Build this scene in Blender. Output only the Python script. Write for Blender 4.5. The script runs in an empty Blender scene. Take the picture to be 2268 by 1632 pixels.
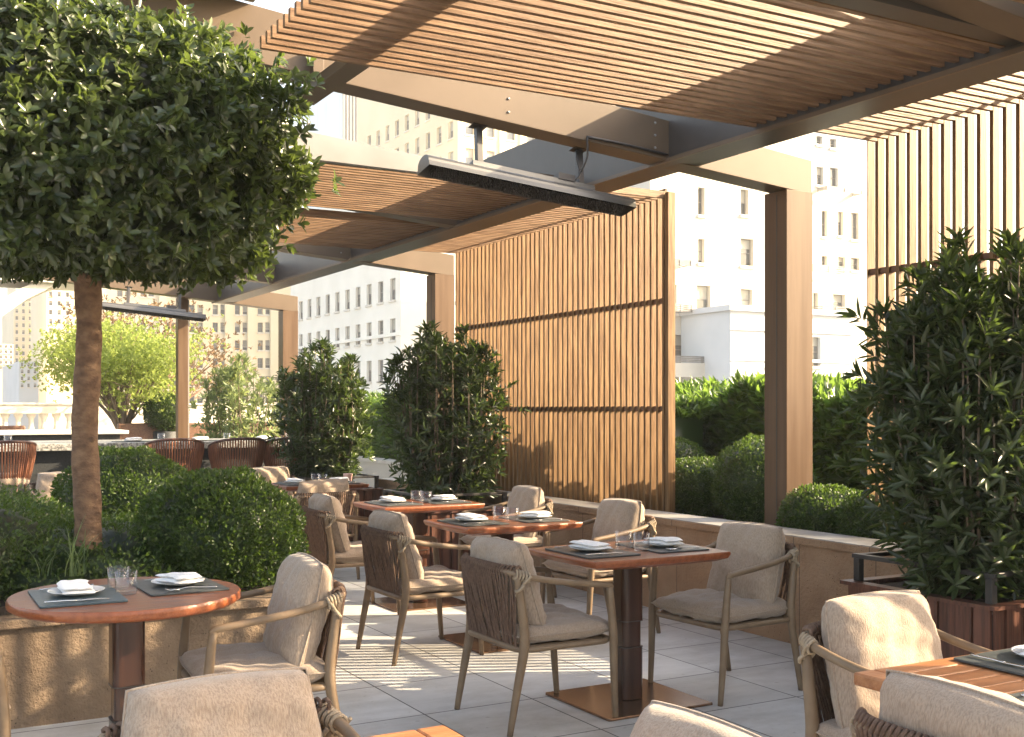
import bpy, math, random
import numpy as np
from mathutils import Vector, Matrix
random.seed(7); RNG = np.random.default_rng(7)
SC = bpy.context.scene
COL = SC.collection
rad = math.radians

# ------------------------------------------------------------------ camera, light, exposure
YAW = rad(29.36)
cam_d = bpy.data.cameras.new('camera')
cam = bpy.data.objects.new('camera', cam_d); COL.objects.link(cam)
cam.location = (0, 0, 1.455)
cam.rotation_euler = (rad(90), 0, -YAW)
cam_d.sensor_width = 36; cam_d.lens = 39.89
cam_d.shift_y = 89 / 2268
cam_d.clip_start = 0.05; cam_d.clip_end = 3000
SC.camera = cam

SUN_AZ = (math.cos(YAW-rad(3)), -math.sin(YAW-rad(3)))          # ground direction towards the sun
SUN_EL = rad(25.8)
w = bpy.data.worlds.new("World"); SC.world = w; w.use_nodes = True
nt = w.node_tree; nt.nodes.clear()
sky = nt.nodes.new('ShaderNodeTexSky'); sky.sky_type = 'NISHITA'; sky.sun_disc = False
sky.sun_elevation = SUN_EL; sky.sun_rotation = math.atan2(SUN_AZ[0], SUN_AZ[1])
sky.air_density = 1.0; sky.dust_density = 4.0; sky.ozone_density = 1.0
bg = nt.nodes.new('ShaderNodeBackground'); bg.inputs[1].default_value = 0.15
wo = nt.nodes.new('ShaderNodeOutputWorld')
tint = nt.nodes.new('ShaderNodeMix'); tint.data_type = 'RGBA'; tint.blend_type = 'MULTIPLY'; tint.inputs[0].default_value = 1.0
tint.inputs[7].default_value = (1.0, .95, .87, 1); nt.links.new(sky.outputs[0], tint.inputs[6]); nt.links.new(tint.outputs[2], bg.inputs[0]); nt.links.new(bg.outputs[0], wo.inputs[0])
sd = bpy.data.lights.new('sun', 'SUN'); sd.energy = 5.0; sd.angle = rad(0.42); sd.color = (1.0, .80, .54)
sun = bpy.data.objects.new('sun', sd); COL.objects.link(sun)
sv = Vector((SUN_AZ[0]*math.cos(SUN_EL), SUN_AZ[1]*math.cos(SUN_EL), math.sin(SUN_EL)))
sun.rotation_euler = sv.to_track_quat('Z', 'Y').to_euler()
sun.location = (20, -10, 15)
SC.view_settings.view_transform = 'Standard'; SC.view_settings.look = 'None'
SC.view_settings.exposure = 2.27; SC.view_settings.gamma = 1.0
SC.cycles.transparent_max_bounces = 32

# ------------------------------------------------------------------ materials
def new_mat(name):
    m = bpy.data.materials.new(name); m.use_nodes = True
    n = m.node_tree; n.nodes.clear()
    out = n.nodes.new('ShaderNodeOutputMaterial'); b = n.nodes.new('ShaderNodeBsdfPrincipled')
    n.links.new(b.outputs[0], out.inputs[0])
    return m, n, b, out
def noise_mat(name, c1, c2, scale=8, rough=.6, metal=0, stretch=(1,1,1), bump=0, bscale=None, detail=5, coat=0, spec=.5, rr=0, contrast=(.3,.7)):
    m, n, b, out = new_mat(name)
    tc = n.nodes.new('ShaderNodeTexCoord'); mp = n.nodes.new('ShaderNodeMapping'); mp.inputs['Scale'].default_value = stretch
    n.links.new(tc.outputs['Object'], mp.inputs[0])
    no = n.nodes.new('ShaderNodeTexNoise'); no.inputs['Scale'].default_value = scale; no.inputs['Detail'].default_value = detail
    n.links.new(mp.outputs[0], no.inputs[0])
    r = n.nodes.new('ShaderNodeValToRGB'); r.color_ramp.elements[0].position = contrast[0]; r.color_ramp.elements[1].position = contrast[1]
    r.color_ramp.elements[0].color = (*c1, 1); r.color_ramp.elements[1].color = (*c2, 1)
    n.links.new(no.outputs[0], r.inputs[0]); n.links.new(r.outputs[0], b.inputs['Base Color'])
    b.inputs['Roughness'].default_value = rough; b.inputs['Metallic'].default_value = metal
    b.inputs['Specular IOR Level'].default_value = spec
    if coat: b.inputs['Coat Weight'].default_value = coat; b.inputs['Coat Roughness'].default_value = .15
    if rr:
        mr = n.nodes.new('ShaderNodeMapRange'); mr.inputs[3].default_value = rough-rr; mr.inputs[4].default_value = rough+rr
        n.links.new(no.outputs[0], mr.inputs[0]); n.links.new(mr.outputs[0], b.inputs['Roughness'])
    if bump:
        nb = n.nodes.new('ShaderNodeTexNoise'); nb.inputs['Scale'].default_value = bscale or scale*4; nb.inputs['Detail'].default_value = 6
        n.links.new(mp.outputs[0], nb.inputs[0])
        bp = n.nodes.new('ShaderNodeBump'); bp.inputs['Strength'].default_value = bump; bp.inputs['Distance'].default_value = .01
        n.links.new(nb.outputs[0], bp.inputs['Height']); n.links.new(bp.outputs[0], b.inputs['Normal'])
    return m
def leaf_mat(name, dark, light, trans, tw=.35, rough=.35, spec=.5):
    m, n, b, out = new_mat(name)
    at = n.nodes.new('ShaderNodeAttribute'); at.attribute_name = 'tint'
    r = n.nodes.new('ShaderNodeValToRGB')
    r.color_ramp.elements[0].color = (*dark, 1); r.color_ramp.elements[1].color = (*light, 1)
    n.links.new(at.outputs['Fac'], r.inputs[0]); n.links.new(r.outputs[0], b.inputs['Base Color'])
    b.inputs['Roughness'].default_value = rough; b.inputs['Specular IOR Level'].default_value = spec
    t = n.nodes.new('ShaderNodeBsdfTranslucent'); t.inputs[0].default_value = (*trans, 1)
    mx = n.nodes.new('ShaderNodeMixShader'); mx.inputs[0].default_value = tw
    n.links.new(b.outputs[0], mx.inputs[1]); n.links.new(t.outputs[0], mx.inputs[2]); n.links.new(mx.outputs[0], out.inputs[0])
    return m
def wood(name, c1, c2, axis, scale=6, rough=.5, coat=0, spec=.5):
    st = [1, 1, 1]; st[axis] = .06
    st = [s*9 for s in st]
    return noise_mat(name, c1, c2, scale=scale, rough=rough, stretch=st, bump=.25, bscale=14, detail=8, coat=coat, rr=.08, spec=spec, contrast=(.36,.64))
def glass_mat(name, col=(1,1,1), rough=0.0, ior=1.45):
    m, n, b, out = new_mat(name)      # thin clear glass: lets light through, mirrors at glancing angles
    tr = n.nodes.new('ShaderNodeBsdfTransparent'); tr.inputs[0].default_value = (*[c*.97 for c in col], 1)
    gl = n.nodes.new('ShaderNodeBsdfGlossy'); gl.inputs['Roughness'].default_value = .03
    lw = n.nodes.new('ShaderNodeLayerWeight'); lw.inputs[0].default_value = .5
    pw = n.nodes.new('ShaderNodeMath'); pw.operation = 'POWER'; pw.inputs[1].default_value = 3.0; n.links.new(lw.outputs['Facing'], pw.inputs[0])
    ad = n.nodes.new('ShaderNodeMath'); ad.operation = 'MULTIPLY_ADD'; ad.inputs[1].default_value = .55; ad.inputs[2].default_value = .045
    n.links.new(pw.outputs[0], ad.inputs[0])
    mx = n.nodes.new('ShaderNodeMixShader'); n.links.new(ad.outputs[0], mx.inputs[0]); n.links.new(tr.outputs[0], mx.inputs[1]); n.links.new(gl.outputs[0], mx.inputs[2])
    n.links.new(mx.outputs[0], out.inputs[0])
    return m

M = {}
M['slat_x'] = wood('cedar_grain_x', (.135,.074,.038), (.25,.152,.084), 0, spec=.3)
M['slat_z'] = wood('cedar_grain_z', (.11,.055,.020), (.22,.128,.055), 2, spec=.3)
M['rail'] = wood('dark_rail_wood', (.10,.05,.03), (.18,.09,.05), 1)
M['bronze'] = noise_mat('bronze_painted_metal', (.105,.076,.052), (.13,.095,.066), scale=1.6, rough=.45, stretch=(1,1,1), rr=.07, bump=.03, bscale=200, spec=.25, contrast=(.35,.65))
M['bronze_col'] = noise_mat('brushed_bronze_panel', (.082,.048,.028), (.112,.07,.042), scale=2.5, rough=.42, stretch=(6,6,.35), rr=.08, spec=.22, contrast=(.35,.65))
M['bronze_dark'] = noise_mat('dark_bronze_track', (.04,.034,.03), (.055,.047,.042), scale=4, rough=.45)
M['grey_metal'] = noise_mat('grey_coping_metal', (.22,.21,.20), (.27,.26,.25), scale=3, rough=.4, metal=.2)
M['hood'] = noise_mat('heater_hood_metal', (.10,.10,.095), (.15,.145,.135), scale=3, rough=.32, metal=.6, stretch=(.4,4,4), rr=.06)
M['black_metal'] = noise_mat('black_metal', (.035,.033,.032), (.055,.05,.048), scale=6, rough=.42, metal=.3)
M['frame'] = noise_mat('taupe_chair_frame', (.15,.10,.058), (.20,.14,.085), scale=14, rough=.5, bump=.08, bscale=90)
M['rope'] = noise_mat('brown_rope', (.085,.05,.034), (.17,.105,.07), scale=60, rough=.85, bump=.5, bscale=220)
M['cord'] = noise_mat('beige_wrap_cord', (.26,.20,.14), (.36,.29,.20), scale=60, rough=.8, bump=.5, bscale=200)
M['table_wood'] = wood('red_brown_table_wood', (.115,.034,.014), (.20,.066,.026), 0, scale=4, rough=.38, coat=.12)
M['table_edge'] = wood('orange_table_edge', (.20,.055,.018), (.28,.085,.03), 1, scale=4, rough=.35, coat=.15)
M['teak'] = wood('teak_slats', (.26,.10,.035), (.36,.155,.06), 0, scale=5, rough=.42)
M['strip'] = wood('dark_red_planter_wood', (.055,.022,.014), (.13,.052,.032), 2, scale=5, rough=.4)
M['column'] = noise_mat('dark_table_column', (.028,.012,.008), (.06,.024,.014), scale=4, rough=.25, metal=0, stretch=(5,5,.5), coat=.3, spec=.4)
M['base'] = noise_mat('bronze_base_plate', (.20,.115,.07), (.28,.165,.10), scale=5, rough=.22, metal=.8, stretch=(6,.6,1), rr=.06)
M['slate'] = noise_mat('slate_placemat', (.035,.042,.043), (.06,.068,.068), scale=14, rough=.42, bump=.15, bscale=80)
M['slate_blue'] = noise_mat('blue_slate_placemat', (.03,.055,.07), (.05,.08,.095), scale=14, rough=.4, bump=.15, bscale=80)
M['china'] = noise_mat('white_china', (.78,.77,.75), (.82,.81,.79), scale=4, rough=.18)
M['linen'] = noise_mat('white_linen', (.76,.75,.73), (.84,.83,.81), scale=30, rough=.9, bump=.4, bscale=160)
M['steel'] = noise_mat('cutlery_steel', (.62,.61,.60), (.7,.69,.68), scale=10, rough=.2, metal=1)
M['glass'] = glass_mat('clear_tumbler')
M['granite'] = noise_mat('dark_granite', (.012,.014,.015), (.03,.033,.035), scale=60, rough=.6, bump=.3, bscale=90)
M['granite_top'] = noise_mat('speckled_granite_slab', (.10,.10,.095), (.42,.41,.38), scale=45, rough=.35, bump=.4, bscale=70, contrast=(.38,.62))
M['pale_stone'] = noise_mat('pale_limestone', (.52,.48,.41), (.66,.62,.54), scale=3, rough=.75, bump=.2, bscale=30)
M['white_wall'] = noise_mat('white_render', (.50,.47,.40), (.58,.55,.48), scale=.35, rough=.85, bump=.05, bscale=12)
M['pale_wall'] = noise_mat('bright_render', (.74,.71,.62), (.82,.79,.70), scale=.35, rough=.85)
M['cream_wall'] = noise_mat('cream_masonry', (.62,.53,.35), (.72,.63,.44), scale=.12, rough=.9)
M['shade_grey_wall'] = noise_mat('shade_grey_masonry', (.36,.38,.39), (.43,.45,.46), scale=.2, rough=.9)  # grey paints shade into the upper wing of the white block
M['pale_blue_wall'] = noise_mat('bluish_stone_and_shade', (.46,.49,.51), (.54,.56,.58), scale=.3, rough=.85)  # bluish tone also carries the projecting bay's painted shade
M['pane'] = noise_mat('window_pane', (.03,.035,.035), (.10,.115,.12), scale=.25, rough=.08, spec=.8)
M['blind'] = noise_mat('window_blind', (.30,.29,.24), (.38,.36,.30), scale=.3, rough=.6)
M['winframe'] = noise_mat('window_frame', (.13,.125,.115), (.19,.18,.17), scale=3, rough=.5)
M['tower_glass'] = noise_mat('tower_glass', (.22,.30,.36), (.34,.43,.50), scale=.05, rough=.08, metal=.3, stretch=(8,8,.3))
M['soil'] = noise_mat('dark_soil', (.02,.014,.01), (.05,.036,.025), scale=30, rough=1, bump=.8, bscale=60)
M['asphalt'] = noise_mat('street_asphalt', (.10,.10,.10), (.16,.16,.16), scale=.05, rough=.9)
M['bark'] = noise_mat('brown_bark', (.095,.052,.032), (.23,.14,.082), scale=5, rough=.9, stretch=(3,3,4.5), bump=1.0, bscale=14)
M['bark_grey'] = noise_mat('grey_bark', (.12,.09,.065), (.2,.155,.11), scale=8, rough=.9, bump=.5)
M['pink'] = noise_mat('pink_pot', (.62,.40,.36), (.66,.44,.4), scale=5, rough=.6)
M['amber'] = glass_mat('amber_glass', (.95,.5,.15), .05)
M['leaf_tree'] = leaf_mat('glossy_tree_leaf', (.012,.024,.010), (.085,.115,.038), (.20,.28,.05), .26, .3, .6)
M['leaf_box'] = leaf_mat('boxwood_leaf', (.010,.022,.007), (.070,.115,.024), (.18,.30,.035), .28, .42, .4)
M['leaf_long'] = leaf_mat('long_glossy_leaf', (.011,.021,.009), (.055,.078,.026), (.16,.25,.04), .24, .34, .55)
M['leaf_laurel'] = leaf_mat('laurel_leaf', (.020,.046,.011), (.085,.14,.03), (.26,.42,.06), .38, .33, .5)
M['leaf_pale'] = leaf_mat('pale_olive_leaf', (.09,.13,.06), (.2,.25,.12), (.38,.45,.15), .4, .4)  # paler olive leaf colours for the farthest bush
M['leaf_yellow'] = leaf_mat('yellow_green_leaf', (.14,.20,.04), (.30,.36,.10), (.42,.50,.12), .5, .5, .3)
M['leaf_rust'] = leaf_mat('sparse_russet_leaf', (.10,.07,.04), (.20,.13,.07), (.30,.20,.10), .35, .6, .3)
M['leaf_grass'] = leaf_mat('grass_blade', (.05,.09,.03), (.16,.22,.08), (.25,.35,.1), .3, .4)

def floor_material():
    m, n, b, out = new_mat('stone_paving_tiles')
    tc = n.nodes.new('ShaderNodeTexCoord')
    sep = n.nodes.new('ShaderNodeSeparateXYZ'); n.links.new(tc.outputs['Object'], sep.inputs[0])
    def math_(op, a, b2=None):
        q = n.nodes.new('ShaderNodeMath'); q.operation = op
        for i, v in enumerate((a, b2)):
            if v is None: continue
            if isinstance(v, (int, float)): q.inputs[i].default_value = v
            else: n.links.new(v, q.inputs[i])
        return q.outputs[0]
    tx = math_('DIVIDE', math_('SUBTRACT', sep.outputs[0], 2.285), .592)
    ty = math_('DIVIDE', math_('SUBTRACT', sep.outputs[1], 4.29), .62)
    fx = math_('FRACT', tx); fy = math_('FRACT', ty)
    ex = math_('MINIMUM', fx, math_('SUBTRACT', 1.0, fx)); ey = math_('MINIMUM', fy, math_('SUBTRACT', 1.0, fy))
    e = math_('MINIMUM', ex, ey)
    joint = math_('LESS_THAN', e, .0065)
    cx = math_('FLOOR', tx); cy = math_('FLOOR', ty)
    comb = n.nodes.new('ShaderNodeCombineXYZ'); n.links.new(cx, comb.inputs[0]); n.links.new(cy, comb.inputs[1])
    wn = n.nodes.new('ShaderNodeTexWhiteNoise'); n.links.new(comb.outputs[0], wn.inputs[0])
    add = n.nodes.new('ShaderNodeVectorMath'); add.operation = 'MULTIPLY_ADD'; add.inputs[1].default_value = (9, 9, 9)
    n.links.new(wn.outputs['Color'], add.inputs[0]); n.links.new(tc.outputs['Object'], add.inputs[2])
    mp = n.nodes.new('ShaderNodeMapping'); mp.inputs['Scale'].default_value = (1, 3.2, 1); n.links.new(add.outputs[0], mp.inputs[0])
    no = n.nodes.new('ShaderNodeTexNoise'); no.inputs['Scale'].default_value = 3; no.inputs['Detail'].default_value = 9; no.inputs['Roughness'].default_value = .62
    n.links.new(mp.outputs[0], no.inputs[0])
    r = n.nodes.new('ShaderNodeValToRGB'); r.color_ramp.elements[0].position = .25; r.color_ramp.elements[1].position = .75
    r.color_ramp.elements[0].color = (.43,.43,.415,1); r.color_ramp.elements[1].color = (.58,.58,.565,1)
    n.links.new(no.outputs[0], r.inputs[0])
    st = n.nodes.new('ShaderNodeTexNoise'); st.inputs['Scale'].default_value = .9; st.inputs['Detail'].default_value = 7; st.inputs['Roughness'].default_value = .7
    n.links.new(tc.outputs['Object'], st.inputs[0])
    sr = n.nodes.new('ShaderNodeValToRGB'); sr.color_ramp.elements[0].position = .36; sr.color_ramp.elements[1].position = .56
    sr.color_ramp.elements[0].color = (.74,.71,.66,1); sr.color_ramp.elements[1].color = (1,1,1,1); n.links.new(st.outputs[0], sr.inputs[0])
    sp = n.nodes.new('ShaderNodeTexNoise'); sp.inputs['Scale'].default_value = 26; sp.inputs['Detail'].default_value = 4; n.links.new(tc.outputs['Object'], sp.inputs[0])
    pr = n.nodes.new('ShaderNodeValToRGB'); pr.color_ramp.elements[0].position = .27; pr.color_ramp.elements[1].position = .34
    pr.color_ramp.elements[0].color = (.68,.66,.62,1); pr.color_ramp.elements[1].color = (1,1,1,1); n.links.new(sp.outputs[0], pr.inputs[0])
    m1 = n.nodes.new('ShaderNodeMix'); m1.data_type = 'RGBA'; m1.blend_type = 'MULTIPLY'; m1.inputs[0].default_value = 1; n.links.new(r.outputs[0], m1.inputs[6]); n.links.new(sr.outputs[0], m1.inputs[7])
    m0 = n.nodes.new('ShaderNodeMix'); m0.data_type = 'RGBA'; m0.blend_type = 'MULTIPLY'; m0.inputs[0].default_value = 1; n.links.new(m1.outputs[2], m0.inputs[6]); n.links.new(pr.outputs[0], m0.inputs[7])
    hv = n.nodes.new('ShaderNodeHueSaturation'); n.links.new(m0.outputs[2], hv.inputs['Color'])
    n.links.new(math_('ADD', math_('MULTIPLY', wn.outputs['Value'], .2), .9), hv.inputs['Value'])
    mx = n.nodes.new('ShaderNodeMix'); mx.data_type = 'RGBA'; n.links.new(joint, mx.inputs[0])
    n.links.new(hv.outputs[0], mx.inputs[6]); mx.inputs[7].default_value = (.035,.033,.03,1)
    n.links.new(mx.outputs[2], b.inputs['Base Color'])
    b.inputs['Roughness'].default_value = .55
    bp = n.nodes.new('ShaderNodeBump'); bp.inputs['Distance'].default_value = .004; bp.inputs['Strength'].default_value = .5
    n.links.new(math_('SUBTRACT', math_('MULTIPLY', no.outputs[0], .6), joint), bp.inputs['Height']); n.links.new(bp.outputs[0], b.inputs['Normal'])
    return m
M['floor'] = floor_material()

def stone_material(name, c1, c2, pitch, jc, coping=None):
    # rough limestone blocks with thin vertical joints every `pitch` metres along the wall
    m, n, b, out = new_mat(name)
    tc = n.nodes.new('ShaderNodeTexCoord')
    no = n.nodes.new('ShaderNodeTexNoise'); no.inputs['Scale'].default_value = 3.2; no.inputs['Detail'].default_value = 10; no.inputs['Roughness'].default_value = .7
    n.links.new(tc.outputs['Object'], no.inputs[0])
    r = n.nodes.new('ShaderNodeValToRGB'); r.color_ramp.elements[0].position = .3; r.color_ramp.elements[1].position = .7
    r.color_ramp.elements[0].color = (*c1, 1); r.color_ramp.elements[1].color = (*c2, 1); n.links.new(no.outputs[0], r.inputs[0])
    vo = n.nodes.new('ShaderNodeTexVoronoi'); vo.inputs['Scale'].default_value = 55; n.links.new(tc.outputs['Object'], vo.inputs[0])
    pit = n.nodes.new('ShaderNodeMath'); pit.operation = 'LESS_THAN'; pit.inputs[1].default_value = .16; n.links.new(vo.outputs['Distance'], pit.inputs[0])
    n2 = n.nodes.new('ShaderNodeTexNoise'); n2.inputs['Scale'].default_value = 7; n.links.new(tc.outputs['Object'], n2.inputs[0])
    gt = n.nodes.new('ShaderNodeMath'); gt.operation = 'GREATER_THAN'; gt.inputs[1].default_value = .56; n.links.new(n2.outputs[0], gt.inputs[0])
    ml = n.nodes.new('ShaderNodeMath'); ml.operation = 'MULTIPLY'; n.links.new(pit.outputs[0], ml.inputs[0]); n.links.new(gt.outputs[0], ml.inputs[1])
    mx = n.nodes.new('ShaderNodeMix'); mx.data_type = 'RGBA'; n.links.new(ml.outputs[0], mx.inputs[0])
    n.links.new(r.outputs[0], mx.inputs[6]); mx.inputs[7].default_value = (*[c*.45 for c in c1], 1)
    sep = n.nodes.new('ShaderNodeSeparateXYZ'); n.links.new(tc.outputs['Object'], sep.inputs[0])
    ad = n.nodes.new('ShaderNodeMath'); ad.operation = 'ADD'; n.links.new(sep.outputs[0], ad.inputs[0]); n.links.new(sep.outputs[1], ad.inputs[1])
    dv = n.nodes.new('ShaderNodeMath'); dv.operation = 'DIVIDE'; dv.inputs[1].default_value = pitch; n.links.new(ad.outputs[0], dv.inputs[0])
    fr = n.nodes.new('ShaderNodeMath'); fr.operation = 'FRACT'; n.links.new(dv.outputs[0], fr.inputs[0])
    lt = n.nodes.new('ShaderNodeMath'); lt.operation = 'LESS_THAN'; lt.inputs[1].default_value = .006/pitch; n.links.new(fr.outputs[0], lt.inputs[0])
    m2 = n.nodes.new('ShaderNodeMix'); m2.data_type = 'RGBA'; n.links.new(lt.outputs[0], m2.inputs[0]); n.links.new(mx.outputs[2], m2.inputs[6])
    m2.inputs[7].default_value = (*jc, 1); n.links.new(m2.outputs[2], b.inputs['Base Color'])
    b.inputs['Roughness'].default_value = .85
    bp = n.nodes.new('ShaderNodeBump'); bp.inputs['Strength'].default_value = 1.0; bp.inputs['Distance'].default_value = .02
    nb = n.nodes.new('ShaderNodeTexNoise'); nb.inputs['Scale'].default_value = 52; nb.inputs['Detail'].default_value = 10; nb.inputs['Roughness'].default_value = .65; n.links.new(tc.outputs['Object'], nb.inputs[0])
    n.links.new(nb.outputs[0], bp.inputs['Height']); n.links.new(bp.outputs[0], b.inputs['Normal'])
    return m
M['travertine'] = stone_material('travertine_parapet', (.26,.155,.085), (.38,.25,.15), .61, (.12,.08,.05))
M['rough_stone'] = stone_material('rough_planter_stone', (.16,.108,.068), (.34,.245,.16), 1.9, (.06,.045,.03))
M['coping'] = noise_mat('sky_lit_coping', (.20,.185,.165), (.36,.34,.31), scale=6, rough=.5, bump=.2, bscale=40)  # grey tone paints skylight onto the travertine coping's top

def fabric_mat():
    m, n, b, out = new_mat('cream_cushion_fabric')
    tc = n.nodes.new('ShaderNodeTexCoord')
    mp = n.nodes.new('ShaderNodeMapping'); mp.inputs['Scale'].default_value = (1, 1, .22); n.links.new(tc.outputs['Object'], mp.inputs[0])
    v = n.nodes.new('ShaderNodeTexNoise'); v.inputs['Scale'].default_value = 230; v.inputs['Detail'].default_value = 3; n.links.new(mp.outputs[0], v.inputs[0])
    f = n.nodes.new('ShaderNodeTexNoise'); f.inputs['Scale'].default_value = 420; n.links.new(tc.outputs['Object'], f.inputs[0])
    big = n.nodes.new('ShaderNodeTexNoise'); big.inputs['Scale'].default_value = 9; n.links.new(tc.outputs['Object'], big.inputs[0])
    r = n.nodes.new('ShaderNodeValToRGB'); r.color_ramp.elements[0].position = .36; r.color_ramp.elements[1].position = .6
    r.color_ramp.elements[0].color = (.275,.208,.155,1); r.color_ramp.elements[1].color = (.36,.285,.218,1); n.links.new(v.outputs[0], r.inputs[0])
    n.links.new(r.outputs[0], b.inputs['Base Color']); b.inputs['Roughness'].default_value = .95; b.inputs['Specular IOR Level'].default_value = .15
    b.inputs['Sheen Weight'].default_value = .25
    a = n.nodes.new('ShaderNodeMath'); a.operation = 'MULTIPLY_ADD'; a.inputs[1].default_value = .5; n.links.new(f.outputs[0], a.inputs[0]); n.links.new(v.outputs[0], a.inputs[2])
    a2 = n.nodes.new('ShaderNodeMath'); a2.operation = 'MULTIPLY_ADD'; a2.inputs[1].default_value = 3.5; n.links.new(big.outputs[0], a2.inputs[0]); n.links.new(a.outputs[0], a2.inputs[2])
    bp = n.nodes.new('ShaderNodeBump'); bp.inputs['Strength'].default_value = .55; bp.inputs['Distance'].default_value = .004
    n.links.new(a2.outputs[0], bp.inputs['Height']); n.links.new(bp.outputs[0], b.inputs['Normal'])
    return m
M['fabric'] = fabric_mat()

# ------------------------------------------------------------------ mesh helpers
class MB:
    def __init__(s): s.v = []; s.f = []; s.m = []; s.sm = []
    def add(s, vs, fs, mi=0, smooth=False):
        o = len(s.v); s.v.extend([tuple(p) for p in vs])
        for f in fs: s.f.append([i+o for i in f]); s.m.append(mi); s.sm.append(smooth)
    def box(s, x0, x1, y0, y1, z0, z1, mi=0):
        v = [(x0,y0,z0),(x1,y0,z0),(x1,y1,z0),(x0,y1,z0),(x0,y0,z1),(x1,y0,z1),(x1,y1,z1),(x0,y1,z1)]
        s.add(v, [(3,2,1,0),(4,5,6,7),(0,1,5,4),(1,2,6,5),(2,3,7,6),(3,0,4,7)], mi)
    def hexa(s, v8, mi=0):
        s.add(v8, [(3,2,1,0),(4,5,6,7),(0,1,5,4),(1,2,6,5),(2,3,7,6),(3,0,4,7)], mi)
    def tube(s, pts, radii, n=10, mi=0, cap=True, sub=4, flat=1.0):
        P = catmull(pts, sub) if sub > 1 and len(pts) > 2 else [Vector(p) for p in pts]
        k = len(P)
        if isinstance(radii, (int, float)): radii = [radii]*len(pts)
        R = np.interp(np.linspace(0, len(radii)-1, k), range(len(radii)), radii)
        T = [(P[min(i+1,k-1)]-P[max(i-1,0)]).normalized() for i in range(k)]
        ref = Vector((0,0,1)) if abs(T[0].z) < .9 else Vector((1,0,0))
        N = (ref - T[0]*ref.dot(T[0])).normalized(); vs = []; fs = []
        for i in range(k):
            N = (N - T[i]*N.dot(T[i])).normalized(); B = T[i].cross(N)
            for j in range(n):
                a = 2*math.pi*j/n; vs.append(P[i] + (N*math.cos(a)*flat + B*math.sin(a))*float(R[i]))
        for i in range(k-1):
            for j in range(n):
                j2 = (j+1) % n; fs.append((i*n+j, i*n+j2, (i+1)*n+j2, (i+1)*n+j))
        if cap: fs.append(tuple(range(n))[::-1]); fs.append(tuple((k-1)*n+j for j in range(n)))
        s.add(vs, fs, mi, True)
    def lathe(s, prof, c=(0,0,0), n=28, mi=0, closed=False):
        vs = []; fs = []; k = len(prof)
        for r, z in prof:
            for j in range(n):
                a = 2*math.pi*j/n; vs.append((c[0]+r*math.cos(a), c[1]+r*math.sin(a), c[2]+z))
        kk = k if closed else k-1
        for i in range(kk):
            i2 = (i+1) % k
            for j in range(n):
                j2 = (j+1) % n; fs.append((i*n+j, i*n+j2, i2*n+j2, i2*n+j))
        s.add(vs, fs, mi, True)
        if not closed:
            if prof[0][0] > 1e-4: s.add([vs[j] for j in range(n)], [tuple(range(n))[::-1]], mi)
            if prof[-1][0] > 1e-4: s.add([vs[(k-1)*n+j] for j in range(n)], [tuple(range(n))], mi)
    def prism(s, outline, z0, z1, mi=0, top=None):
        n = len(outline); top = top or outline
        s.add([(x,y,z0) for x,y in outline]+[(x,y,z1) for x,y in top],
              [tuple(range(n))[::-1], tuple(range(n, 2*n))]+[(i,(i+1)%n,n+(i+1)%n,n+i) for i in range(n)], mi)
    def build(s, name, mats, parent=None, bevel=0, loc=(0,0,0), rz=0):
        me = bpy.data.meshes.new(name); me.from_pydata(s.v, [], s.f)
        if not isinstance(mats, (list, tuple)): mats = [mats]
        for m in mats: me.materials.append(m)
        me.polygons.foreach_set('material_index', s.m); me.polygons.foreach_set('use_smooth', s.sm); me.update()
        o = bpy.data.objects.new(name, me); COL.objects.link(o); o.location = loc; o.rotation_euler[2] = rz
        if parent: o.parent = parent
        if bevel:
            b = o.modifiers.new('bevel', 'BEVEL'); b.width = bevel; b.segments = 2; b.limit_method = 'ANGLE'; b.angle_limit = rad(40)
        return o
def catmull(pts, sub):
    P = [Vector(p) for p in pts]; out = []
    for i in range(len(P)-1):
        p0 = P[max(i-1,0)]; p1 = P[i]; p2 = P[i+1]; p3 = P[min(i+2,len(P)-1)]
        for k in range(sub):
            t = k/sub
            out.append(.5*((2*p1)+(-p0+p2)*t+(2*p0-5*p1+4*p2-p3)*t*t+(-p0+3*p1-3*p2+p3)*t**3))
    out.append(P[-1]); return out
def rrect(w, d, r, n=5, cx=0, cy=0, bulge=0):
    o = []
    for sx, sy, a0 in ((1,1,0),(-1,1,90),(-1,-1,180),(1,-1,270)):
        for k in range(n+1):
            a = rad(a0+90*k/n)
            o.append((cx+sx*(w/2-r)+r*math.cos(a), cy+sy*(d/2-r)+r*math.sin(a)))
    return o
def tag(o, label=None, cat=None, group=None, kind=None):
    if label: o['label'] = label
    if cat: o['category'] = cat
    if group: o['group'] = group
    if kind: o['kind'] = kind
    return o
def empty(name, loc=(0,0,0), rz=0, label=None, cat=None, group=None):
    o = bpy.data.objects.new(name, None); COL.objects.link(o); o.location = loc; o.rotation_euler[2] = rz
    o.empty_display_size = .1
    return tag(o, label, cat, group)
def copy_tree(o, parent=None):
    c = o.copy(); COL.objects.link(c)
    if parent: c.parent = parent; c.matrix_parent_inverse = o.matrix_parent_inverse
    for ch in list(KIDS(o)): copy_tree(ch, c)
    return c
def KIDS(o): return [x for x in bpy.data.objects if x.parent == o]
def place(root, used, loc, rz, label=None, group=None):
    o = root if not used else copy_tree(root)
    o.location = loc; o.rotation_euler[2] = rz
    if label: o['label'] = label
    if group: o['group'] = group
    return o

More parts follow.
